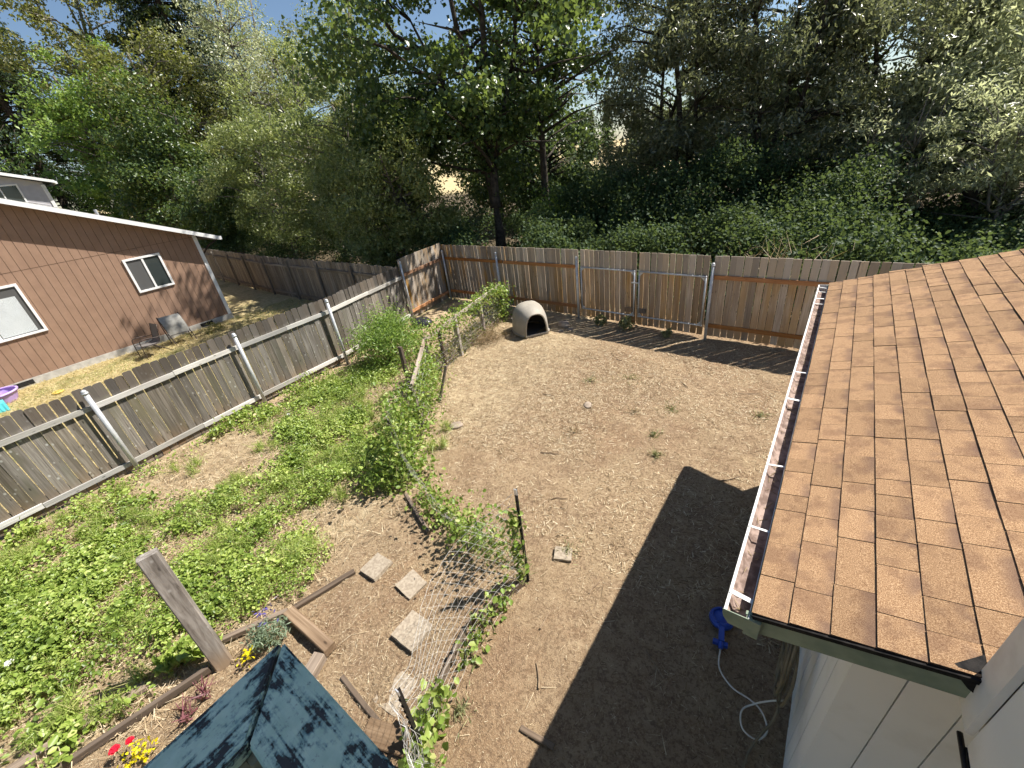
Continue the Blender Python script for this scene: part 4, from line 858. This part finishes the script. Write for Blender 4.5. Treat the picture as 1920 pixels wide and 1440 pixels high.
# dry grass in garden side and neighbour's yard
x, y = scatter(42000, -9.9, -4.4, -2.4, 7.5, lambda x, y: np.where((garden_side(x, y) > .1), .25+.75*np.clip((fbm(x*1.3, y*1.3, 91)-.4)*5, 0, 1), 0)); n = len(x)
o = leafmesh('dry_grass', np.stack([x, y, gh(x, y)+.04], 1), rng.uniform(.07, .17, n), 'straw', None, .06, None, .35, 0, 'blade', rng.beta(3, 2, n)); tag(o, 'tangled dry grass between the green weeds of the garden', 'dry grass', None, 'stuff')
x, y = scatter(60000, -19.1, -10.3, -2.2, 8.5, lambda x, y: .6+.4*fbm(x, y, 13)); n = len(x)
o = leafmesh('dry_lawn', np.stack([x, y, gh(x, y)+.03], 1), rng.uniform(.06, .15, n), 'drygrass', None, .10, None, .3, 0, 'blade', np.clip(rng.beta(2.5, 2.5, n)+.5*(fbm(x*.9, y*.9, 17) > .56)*(rng.random(n) < .6), 0, 1)); tag(o, "dry yellow lawn between the left fence and the brown house", 'lawn', None, 'stuff')
# green weeds: broad leaves
x, y = scatter(330000, -9.9, -4.3, -2.6, 6.5, weed_d); n = len(x)
hgt = rng.random(n)**.8*(.03+.40*np.clip(fbm(x*1.9, y*1.9, 63)-.15, 0, 1)); pz = gh(x, y)+.015+hgt
patch_r = fbm(x*2.3, y*2.3, 71); small = fbm(x*1.5+9, y*1.5, 83) > .53
o = leafmesh('weeds', np.stack([x, y, pz], 1), np.where(small, rng.uniform(.016, .038, n), rng.uniform(.025, .06, n))*np.where((fbm(x*2.2, y*2.2+5, 88) > .56) & (rng.random(n) < .5), 1.7, 1.0), 'leaf_weed', None, .72, None, .55, 0, 'oval', np.clip(patch_r*.8+rng.normal(0, .2, n), 0, 1)); tag(o, 'low broad-leaved green weeds carpeting the garden', 'weeds', None, 'stuff')
# feathery tufts and grass blades
tu = [(U(-9.6, -4.9), U(-2, 4.5)) for _ in range(280)]; tu = [q for q in tu if weed_d(np.array([q[0]]), np.array([q[1]]))[0] > .1 or random.random() < .25]
P_ = []; S_ = []; A_ = []
for cx_, cy_ in tu+[(-5.75, 2.0), (-5.6, 2.1), (-6.2, .1), (-8.9, 2.3)]:
    k = random.randint(60, 170); r_ = U(.08, .25)
    for i in range(k):
        a = U(0, 6.28); t_ = abs(Gs(0, .5)); P_.append((cx_+math.cos(a)*r_*t_, cy_+math.sin(a)*r_*t_, gz(cx_, cy_)+U(.04, .18))); S_.append(U(.10, .26)); A_.append((math.cos(a)*t_, math.sin(a)*t_, .9))
o = leafmesh('grass_tufts', np.array(P_), np.array(S_), 'leaf_weed', None, .035, np.array([0, 0, 0.]), .0, 0, 'blade', None, np.array(A_)); tag(o, 'feathery bright green grass tufts among the weeds', 'grass', None, 'stuff')
# tufts on the dirt
for i, (cx_, cy_, r_, lb) in enumerate([(-1.83, 6.71, .22, 'grey-green weed tuft nearest the gutter side of the yard, the larger of two'), (-1.85, 5.80, .16, 'small spiky weed tuft between gutter and yard centre'), (-.45, 7.15, .2, 'leafy weed close beside the gutter'), (-2.4, 6.35, .15, 'brownish dead weed tuft in the yard centre'), (-2.95, 7.5, .3, 'wide flat weed patch below the gate'), (-3.1, 5.3, .26, 'dry grass tuft with green tips in mid yard'), (-3.7, 7.1, .25, 'faint low weed patch left of the gate shadow'), (-1.65, 5.3, .12, 'tiny weed near the tip of the roof shadow'), (-1.95, 3.0, .16, 'weeds growing round the broken slab'), (-1.95, .95, .15, 'leafy weed at the kickboard under the near wire')]):
    rt = thing('weed_tuft', lb, 'weed', (cx_, cy_, 0), 'weed tufts on the bare dirt'); n = 110
    a = rng.uniform(0, 6.28, n); t_ = np.abs(rng.normal(0, .55, n)); ax = np.stack([np.cos(a)*.8, np.sin(a)*.8, np.full(n, .5)], 1)
    p = np.stack([cx_+np.cos(a)*t_*r_, cy_+np.sin(a)*t_*r_, gh(cx_, cy_)+rng.uniform(.01, .07, n)], 1)
    tag(leafmesh('blades', p, rng.uniform(.04, .11, n), 'leaf_dull' if i not in (3, 5) else 'straw', rt, .12, None, .3, 0, 'diamond', None, ax), kind='stuff')
# plants by the shaded gate
for cx_, cy_, r_, lb in [(-4.9, 10.12, .28, 'dark weeds at the foot of the left gate leaf'), (-4.15, 10.05, .38, 'taller dark weed clump at the meeting of the two gate leaves'), (-3.0, 9.95, .22, 'small dark weed at the foot of the right gate leaf'), (-8.75, 10.3, .5, 'dead dark brush against the back fence behind the rail fence end')]:
    bush('weed_clump', lb, (cx_, cy_, .06), (r_*.75, r_*.5, r_*.7), 260, .075, 'leaf_dull', 'oval', 'weeds', .6, 6, 0, 'weeds along the back fence')
bush('weed_clump', 'green weeds climbing the left fence foot below the second rail', (-9.75, 2.3, .05), (.25, .7, .3), 700, .07, 'leaf_weed', 'oval', 'weeds', .6, 8, 0)
bush('weed_clump', 'sprawling weeds at the left fence foot beside the third post', (-9.75, 4.0, .05), (.3, .7, .35), 700, .06, 'leaf_weed', 'oval', 'weeds', .5, 8, 0)
bush('weed_clump', 'vine patch at left fence foot in the lower left', (-9.6, -1.4, .05), (.25, .5, .3), 500, .07, 'leaf_weed', 'oval', 'weeds', .6, 8, 0)
bush('weed_clump', 'dry green weed against the brown house foundation near the tipped chair', (-18.0, 4.9, .05), (.35, .35, .4), 260, .14, 'leaf_olive', 'diamond', 'weeds', .15, 6, 0)
# flower bed
lv = bush('lavender', 'grey-green lavender clump with violet spikes by the teal rail corner', (-4.22, .27, .05), (.20, .22, .26), 900, .06, 'leaf_sage', 'diamond', 'lavender', .22, 10, 0)
n = 34; leafmesh('spikes', np.stack([rng.normal(-4.33, .07, n), rng.normal(.36, .07, n), rng.uniform(.26, .42, n)], 1), .05, 'petal_violet', lv, .4, None, .2, 0, 'diamond')['kind'] = 'stuff'
for c_, lb in (((-4.22, -.98), 'yellow flowering plant beside the red flowers at the railing'), ((-4.20, .02), 'small yellow-leaved plant in front of the tall post')):
    rt = thing('yellow_flowers', lb, 'flowers', (*c_, 0), 'yellow plants in the flower bed'); n = 80 if 'red' in lb else 30; sp = .06 if n > 100 else .05
    leafmesh('petals', np.stack([rng.normal(c_[0], sp, n), rng.normal(c_[1], sp*1.2, n), rng.uniform(.04, .20, n)], 1), rng.uniform(.03, .055, n), 'petal_yellow', rt, .6, None, .5, 0, 'oval')['kind'] = 'stuff'
def flower(c_, r, mat, lb, z=.16, grp=None):
    rt = thing('flower', lb, 'flower', (*c_, 0), grp); k = 14; a = np.arange(k)*2.4
    leafmesh('petals', np.stack([c_[0]+np.cos(a)*r*.5, c_[1]+np.sin(a)*r*.5, np.full(k, z)+rng.uniform(0, .015, k)], 1), r*1.1, mat, rt, .9, None, .85, 0, 'oval', None, np.stack([np.cos(a), np.sin(a), np.full(k, .15)], 1)*2)
    mb = MB(); mb.tube([(c_[0], c_[1], 0), (c_[0], c_[1], z)], .004, 4); mb.build('stem', 'stem_green', rt)
flower((-4.40, -1.09), .045, 'petal_red', 'larger red flower left of the yellow ones by the railing'); flower((-4.36, -.98), .036, 'petal_red', 'smaller red flower touching the yellow ones by the railing')
for i, c_ in enumerate([(-6.60, -1.66), (-6.48, -1.57), (-6.36, -1.68), (-6.45, -1.75)]): flower(c_, .045, 'petal_white', 'white bindweed flower among the weeds at the left edge', .22, 'white bindweed flowers')
flower((-8.7, 2.9), .04, 'petal_white', 'single white flower in the weeds near the left fence', .2)
for c_, lb in (((-4.28, -.42), 'maroon spiky plant behind the teal railing'), ((-4.22, -.60), 'second lower maroon plant nearer the flowers')):
    rt = thing('spiky_plant', lb, 'plant', (*c_, 0)); n = 22; a = rng.uniform(0, 6.28, n)
    leafmesh('leaves', np.stack([c_[0]+np.cos(a)*.06, c_[1]+np.sin(a)*.06, rng.uniform(.06, .14, n)], 1), rng.uniform(.16, .26, n), 'leaf_maroon', rt, .09, None, .1, 0, 'blade', None, np.stack([np.cos(a), np.sin(a), np.full(n, 1.2)], 1))
bush('weed_clump', 'rounded broad-leaf plants in front of the tall grey post', (-4.85, -.35, .04), (.22, .4, .22), 220, .10, 'leaf_weed', 'oval', 'weeds', .75, 5, 0)
# twigs
for cx_, cy_, a, L, lb in [(-.55, 5.28, .8, .34, 'pale curved twig just above the tip of the roof shadow'), (-1.45, 2.75, 1.4, .22, 'dry twig between black wire post and roof shadow'), (-3.2, 4.6, .3, .30, 'long twig in the lower middle of the dirt yard'), (-1.9, 7.7, 2.4, .26, 'twig below the right gate leaf at the edge of fence shade'), (-4.2, 6.2, .1, .28, 'twig on straw in the left half of the dirt yard'), (-1.5, 1.6, 2.2, .24, 'twig on bare dirt right of the near kickboard'), (-.75, 7.9, .4, .35, 'stick beside the gutter in front of the back fence'), (-3.6, 8.3, 2.8, .25, 'twig near the fence shadow right of the dog house'), (-1.72, 2.1, 1.5, .25, 'short twig close to the foot of the tall black post'), (-.6, 2.3, 2.6, .28, 'dark twig lying inside the roof shadow'), (-2.5, 3.75, .5, .24, 'twig above the top of the tall black post')]:
    mb = MB(); ps = [(cx_+math.cos(a)*L*(t-.5)+U(-.012, .012), cy_+math.sin(a)*L*(t-.5)+U(-.012, .012), gz(cx_, cy_)+.014) for t in (0, .33, .66, 1)]
    mb.tube(ps, [.010, .009, .008, .005], 5); single(mb.build('twig', 'twig'), lb, 'twig', 'twigs on the dirt')

# ================================================================== TREES
def tree(name, label, base, trunk_pts, tr, clumps, leaf, size, per, shape='diamond', asp=.5, bark='bark', cr=1.0, down=.2, group='trees behind the yard', nb=.25, cat='tree', limbs=True, flat=.62, thin=3):
    """clumps: (N,3) world centres of the leaf sprays"""
    root = thing(name, label, cat, base, group); mb = MB()
    for tp, r in zip(trunk_pts, tr): mb.tube(smooth(tp, 4), list(np.interp(np.linspace(0, 1, (len(tp)-1)*4+1), [0, .12, 1], [r*1.25, r, r*.3])), 9)
    if limbs:
        allp = [Vector(q) for tp in trunk_pts for q in smooth(tp, 14)]
        for c in clumps[::max(1, len(clumps)//90)]:
            c = Vector(c); cand = [q for q in allp if q.z < c.z-.2] or allp; q = min(cand, key=lambda q: (q-c).length+abs(c.z-q.z-1)*.3)
            d = (c-q).length; m_ = q.lerp(c, .5)+Vector((U(-.1, .1), U(-.1, .1), U(0, .15)))*d; mb.tube([q, q.lerp(m_, .5)+Vector((U(-.05, .05), U(-.05, .05), 0))*d, m_, c], [min(.09, .015*d+.015), .012*d+.01, .009*d+.006, .006], 5)
    mb.build('trunk', bark, root, True)
    clumps = np.asarray(clumps)[::thin]; per = int(per*thin*.86); k = np.repeat(np.arange(len(clumps)), per); n = len(k); crs = cr*rng.uniform(.5, 1.15, len(clumps))*(1+.16*(thin-1))
    d = rng.normal(size=(n, 3)); d /= np.linalg.norm(d, axis=1)[:, None]; d[:, 2] += .15
    p = d*(rng.random(n)**.45*rng.choice([1, 1, 1, 1.35], n))[:, None]; p[:, 2] *= flat; p = clumps[k]+p*crs[k][:, None]*.85
    rn = np.clip(rng.beta(2, 2.6, n)*.72+.28*rng.random(len(clumps))[k], 0, 1); nv = d*.75+np.array([0, 0, .45])
    leafmesh('crown', p, rng.uniform(size*.6, size*1.3, n), leaf, root, asp, nv, max(nb, .42), down, shape, rn); return root
def blob(c, r, n, inner=.45, cut=None, lump=.35):
    """clump centres through an uneven ellipsoid"""
    out = []
    while len(out) < n:
        d = rng.normal(size=3); d /= np.linalg.norm(d); lu = 1+lump*(2*float(fbm(d[0]*2.3+c[0], d[1]*2.3+d[2]*2.1+c[1], 3))-1)*1.6
        q = np.array(c)+d*np.array(r)*lu*rng.uniform(inner, 1.0)**.7
        if q[2] < .4 or (cut is not None and cut(q)): continue
        out.append(q)
    return np.array(out)
# the tall maple behind the corner
mx_, my_ = -12.6, 15.7
tp = [[(mx_, my_, 0), (mx_+.05, my_, 1.5), (mx_-.0, my_, 2.6)], [(mx_, my_, 2.5), (mx_-.25, my_+.1, 4), (mx_-.55, my_+.2, 6), (mx_-.8, my_, 9), (mx_-1.2, my_, 13)], [(mx_, my_, 2.5), (mx_+.15, my_-.05, 4), (mx_+.2, my_-.1, 6), (mx_+.5, my_, 9), (mx_+.6, my_, 14)], [(mx_+.15, my_, 4.2), (mx_+.8, my_+.3, 6), (mx_+1.6, my_+.3, 8), (mx_+2.4, my_, 11)], [(mx_-.4, my_, 5), (mx_-1.4, my_-.4, 7), (mx_-2.6, my_-.6, 9.5)]]
cl = np.concatenate([blob((mx_-.3, my_, 9.3), (5.8, 5.8, 5.6), 330, .35), blob((mx_+.3, my_-.5, 6.0), (4.2, 3.5, 1.5), 60, .3), blob((mx_-4.0, my_-1.0, 6.0), (2.2, 2.5, 1.8), 40, .2)])
tree('maple_tree', 'tall dark maple with forked trunk behind the back left yard corner', (mx_, my_, 0), tp, [.30, .19, .20, .13, .12], cl, 'leaf_maple', .17, 100, 'diamond', .95, 'bark', .95, .35)
t2 = [[(-11.6, 18.3, 0), (-11.5, 18.2, 4), (-11.4, 18.2, 9)]]
tree('maple_tree', 'slimmer dark trunk tree just right of the forked maple', (-11.6, 18.3, 0), t2, [.22], blob((-11.3, 18.6, 9), (4.5, 4, 5), 130, .3, lambda q: q[2] < 5.2 and q[0] > -11), 'leaf_maple', .19, 60, 'diamond', .95, 'bark', .9, .3)
# willows and hazels at right
def multi(x, y, hs, n=3, sp=1.2): 
    return [[(x+U(-.2, .2), y+U(-.2, .2), 0), (x+U(-.3, .3)*sp, y+U(-.3, .3)*sp, 1.6), (x+U(-.8, .8)*sp, y+U(-.8, .8)*sp, hs*.45), (x+U(-1.6, 1.6)*sp, y+U(-1.4, 1.4)*sp, hs*.9)] for _ in range(n)]
WL = [(-6.6, 20.8, 10.5, 3.3, 'dark dense willow right of the sky gap'), (-3.0, 21.3, 11, 3.5, 'willow with dark hollow beneath it in the right background'), (.2, 22.8, 10, 3.6, 'silvery willow above the shingle roof'), (4.8, 25.5, 9.0, 3.6, 'bright willow at the right edge above the roof'), (9.5, 25.5, 9.0, 3.8, 'last willow beyond the right edge of the roof'), (3.2, 20.6, 6.0, 2.3, 'lower pale willow standing before the bright one at right'), (7.0, 20.6, 6.4, 2.7, 'lower pale willow at the right margin above the shingles')]
for x, y, h, r, lb in WL:
    cl = blob((x, y, h*.60), (r, r*.9, h*.45), 380, .40, lambda q, x=x, y=y: q[2] < 2.3 and (q[1] < y and abs(q[0]-x) < 2.2))
    tree('willow_tree', lb, (x, y, 0), multi(x, y, h, 4), [.20, .15, .14, .12], cl, 'leaf_willow' if x < 3 else 'leaf_pale', .185, 122 if x < 3 else 76, 'diamond', .36, 'bark', .85, .45, nb=.15 if x < 3 else .4)
# drooping sprays in front of the hollow
for x, y, z, rx, nc, lb in [(1.0, 18.6, 3.0, 1.6, 60, 'young pale willow spray hanging low before the dark hollow'), (3.4, 17.6, 3.1, 2.1, 100, 'young pale willow low above the middle of the roof edge'), (6.2, 17.4, 3.3, 2.3, 110, 'young pale willow low above the right end of the roof')]:
    tree('willow_tree', lb, (x, y, 0), multi(x, y, z+.6, 3, .5), [.06, .05, .05], blob((x, y, z), (rx, 1.2, 1.8), nc, .2), 'leaf_pale', .16, 75, 'diamond', .27, 'bark_pale', .6, .4, nb=.4)
# hedge trees along the neighbour's fence
HZ = [(-15.6, 12.4, 5.6, 2.3, 'leaf_hazel', 'hazel tree left of the maple trunk, behind fence corner'), (-18.8, 13.4, 8.2, 2.9, 'leaf_hazel', 'light green hazel rising behind the far grey fence'), (-23.0, 14.0, 9.0, 3.3, 'leaf_hazel', 'broad light green hazel in the middle of the left tree line'), (-28.0, 13.8, 9.0, 3.4, 'leaf_hazel', 'hazel just above the end of the brown roof'), (-30.0, 18.5, 12.5, 4.0, 'leaf_olive', 'olive-brown leaved tree behind the hazels at left')]
for x, y, h, r, lf_, lb in HZ:
    cl = blob((x, y, h*.52), (r, r*.9, h*.50), 330, .5)
    tree('hazel_tree', lb, (x, y, 0), multi(x, y, h, 4, .9), [.13, .11, .1, .1], cl, lf_, .15, 95, 'diamond', .5, 'bark_pale', .8, .3, nb=.42)
LT = [(-47, 11.8, 14.5, 5.0, 'leaf_bright', 'bright green broadleaf tree above the brown roof at left', .26), (-53, 16.5, 16, 5.5, 'leaf_bright', 'tall green tree at the left edge behind the grey house', .3), (-40, 12.6, 10.5, 3.6, 'leaf_maple', 'dark shaded tree over the brown roof, left of the hazels', .24), (-52, 14.5, 21, 6.0, 'leaf_olive', 'olive-leaved tall tree against blue sky at upper left', .26), (-43, 15.5, 15, 4.5, 'leaf_olive', 'olive tree between the bright tree and the dark fir', .24), (-34.5, 13.0, 6.0, 2.6, 'leaf_maple', 'low dark tree right above the brown eave', .2), (-55, 29.5, 24, 6.0, 'leaf_hazel', 'tall light tree behind the hazels, under the pale thin one', .22), (-42, 32.5, 20, 5.5, 'leaf_hazel', 'tree between the pale thin one and the maple crown', .2)]
for x, y, h, r, lf_, lb, sz in LT:
    cl = blob((x, y, h*.56), (r, r*.9, h*.48), 380, .4)
    tree('broadleaf_tree', lb, (x, y, 0), multi(x, y, h, 4, 1.3), [.3, .22, .2, .2], cl, lf_, sz, 60, 'diamond', .6, 'bark_pale', 1.15, .3, nb=.4, thin=2)
tree('birch_tree', 'pale thin-leaved tall tree left of the maple crown against sky', (-40, 20.5, 0), [[(-40, 20.5, 0), (-40.1, 20.5, 7), (-40, 20.5, 17)]], [.22], blob((-40, 20.5, 12.5), (3.8, 3.4, 7), 260, .2), 'leaf_pale', .2, 46, 'diamond', .5, 'bark_pale', 1.0, .4)
def fir(x, y, h, r, lb):
    root = thing('fir_tree', lb, 'tree', (x, y, 0), 'trees behind the yard'); mb = MB(); mb.tube([(x, y, 0), (x, y, h*.5), (x, y, h)], [.4, .25, .03], 8); P = []; A_ = []
    for k in range(int(h*2.4)):
        z = h*.08+k*(h*.9)/(h*2.4); rr = r*(1-z/h)**.8+.3; nb_ = 9
        for j in range(nb_):
            a = U(0, 6.28); L = rr*U(.75, 1.1); e = Vector((x+math.cos(a)*L, y+math.sin(a)*L, z-L*.28)); mb.tube([(x, y, z), (x+math.cos(a)*L*.5, y+math.sin(a)*L*.5, z-L*.05), e], [.05, .03, .01], 4)
            m = int(16+L*16)
            for i in range(m):
                t = U(.2, 1); P.append((x+math.cos(a)*L*t+Gs(0, .16), y+math.sin(a)*L*t+Gs(0, .16), z-L*.28*t*t-abs(Gs(0, .18)))); A_.append((math.cos(a)+Gs(0, .6), math.sin(a)+Gs(0, .6), -.7))
    mb.build('trunk', 'bark', root); leafmesh('crown', np.array(P), rng.uniform(.25, .5, len(P)), 'leaf_fir', root, .3, None, .35, .2, 'diamond', None, np.array(A_))
fir(-47, 19.5, 30, 7.0, 'dark tall fir between the broadleaf trees at upper left'); fir(-66, 10.5, 30, 8, 'dark fir at the far upper left corner')
for i, (x, y, h) in enumerate([(-62, 124, 13), (-58, 126, 16), (-66, 128, 12), (-72, 130, 14), (-52, 130, 12)]): fir(x, y, h, 2.6, 'distant dark fir on the field horizon in the sky gap')
for o in C.objects:
    if o.get('label', '').startswith('distant dark fir'): o['group'] = 'distant firs across the field'
for x, y, h, r, lb in [(-23, 29, 9, 4.5, 'green tree filling the gap behind the hazels'), (-16.5, 26, 7.5, 3.5, 'background tree seen under the maple crown, left of trunk'), (-36, 27, 10, 5, 'tree far behind the hazels in the left middle'), (2, 30, 11, 5, 'background tree behind the right willows'), (-5, 31, 10, 4.5, 'background tree behind the willow with the hollow'), (10, 30, 11, 5, 'background tree at far right')]:
    tree('broadleaf_tree', lb, (x, y, 0), multi(x, y, h, 3), [.2, .15, .15], blob((x, y, h*.5), (r, r*.8, h*.5), 170, .5), 'leaf_olive' if 'hazels' in lb else 'leaf_bramble', .26, 60, 'diamond', .6, 'bark', 1.1, .3)
# bramble bank behind the back fence: overlapping leafy mounds
def mounds(n, x0, x1, y0, y1, h0, h1, per):
    cx_ = rng.uniform(x0, x1, n); cy_ = rng.uniform(y0, y1, n); top = h0+(h1-h0)*fbm(cx_*.6, cy_*.6, 101)*1.3*np.clip((cy_-y0+1.0)/1.6, .55, 1); top = np.where(cx_ > 1.0, np.minimum(top, 1.15+.5*rng.random(n)), top); top = np.where((np.abs(cx_/cy_+.80) < .10) & (cy_ < 17), np.minimum(top, .8), top); r_ = rng.uniform(.35, .85, n)
    k = np.repeat(np.arange(n), per); m = len(k); d = rng.normal(size=(m, 3)); d /= np.linalg.norm(d, axis=1)[:, None]; d[:, 2] = np.abs(d[:, 2])*1.1-.25
    q = np.stack([cx_[k], cy_[k], top[k]-r_[k]], 1)+d*r_[k][:, None]*rng.uniform(.75, 1.08, m)[:, None]; q += rng.normal(size=q.shape)*np.where(rng.random(m) < .3, .22, .05)[:, None]; q[:, 2] = np.maximum(q[:, 2]-rng.random(m)**3*.8, .05); return q, k
q1, k1 = mounds(560, -13.5, 12, 11.3, 20, .7, 2.7, 300); q4, k4 = mounds(130, -10, 3, 15.5, 20.5, 1.4, 4.2, 200); q2, k2 = mounds(150, -26, 14, 20, 25, .6, 2.2, 150); q3, k3 = mounds(190, -40, -12.5, 10.3, 19, .6, 2.2, 130)
q = np.concatenate([q1, q2, q3, q4]); kk = np.concatenate([k1, k2+1000, k3+2000, k4+2500]); n = len(q); tone = rng.random(3000)[kk]
o = leafmesh('bramble_bank', q, rng.uniform(.055, .125, n), 'leaf_bramble', None, .75, None, .40, .1, 'oval', np.clip(.38*tone+rng.beta(2, 3, n)*.6+.40*np.clip((q[:, 0]-.5)/3, 0, 1), 0, 1)); tag(o, 'dense dark bramble bank filling the slope behind the back fence', 'brambles', None, 'stuff')  # leaf tone rises toward +X: the sunlit right end is painted into the colour
bush('bush', 'sunlit yellow-green bush right of the maple trunk behind the fence', (-10.6, 17.2, 1.2), (1.2, 1.1, 1.7), 2600, .14, 'leaf_vine', 'diamond', 'bush', .6, 14)
bush('bush', 'small bright yellow-green bush deep under the willows', (-5.2, 27, 2.2), (1.3, 1, 2.0), 1500, .2, 'leaf_vine', 'diamond', 'bush', .6, 14)
bush('bush', 'sunlit leafy bush behind fence corner left of the maple trunk', (-15.0, 14.8, 1.0), (.9, 1.2, 1.7), 2600, .13, 'leaf_hazel', 'diamond', 'bush', .6, 14)
n = 42000; x = rng.uniform(-24, 16, n); y = rng.uniform(25, 30, n); z = rng.random(n)**.6*((2.0+1.6*fbm(x*.5, y*.5, 121))+2.6*np.clip((np.abs(x+13.6)-1.6)/2, 0, 1))
o = leafmesh('thicket', np.stack([x, y, z], 1), rng.uniform(.16, .34, n), 'leaf_bramble', None, .6, None, .3, .1, 'diamond'); tag(o, 'dark thicket at the far edge of the trees before the dry field', 'thicket', None, 'stuff')
# dry seed-head grasses on the fence line
n = 90; x = rng.normal(-.9, .6, n); o = leafmesh('seed_grass', np.stack([x, rng.uniform(10.5, 11.2, n), rng.uniform(1.5, 2.2, n)], 1), rng.uniform(.25, .5, n), 'straw', None, .03, np.array([0, 0, 0.]), 0, 0, 'blade', None, np.tile(np.array([[0.15, 0, 1.0]]), (n, 1))); tag(o, 'dry pale seed-head grass poking above the back fence', 'dry grass', None, 'stuff')
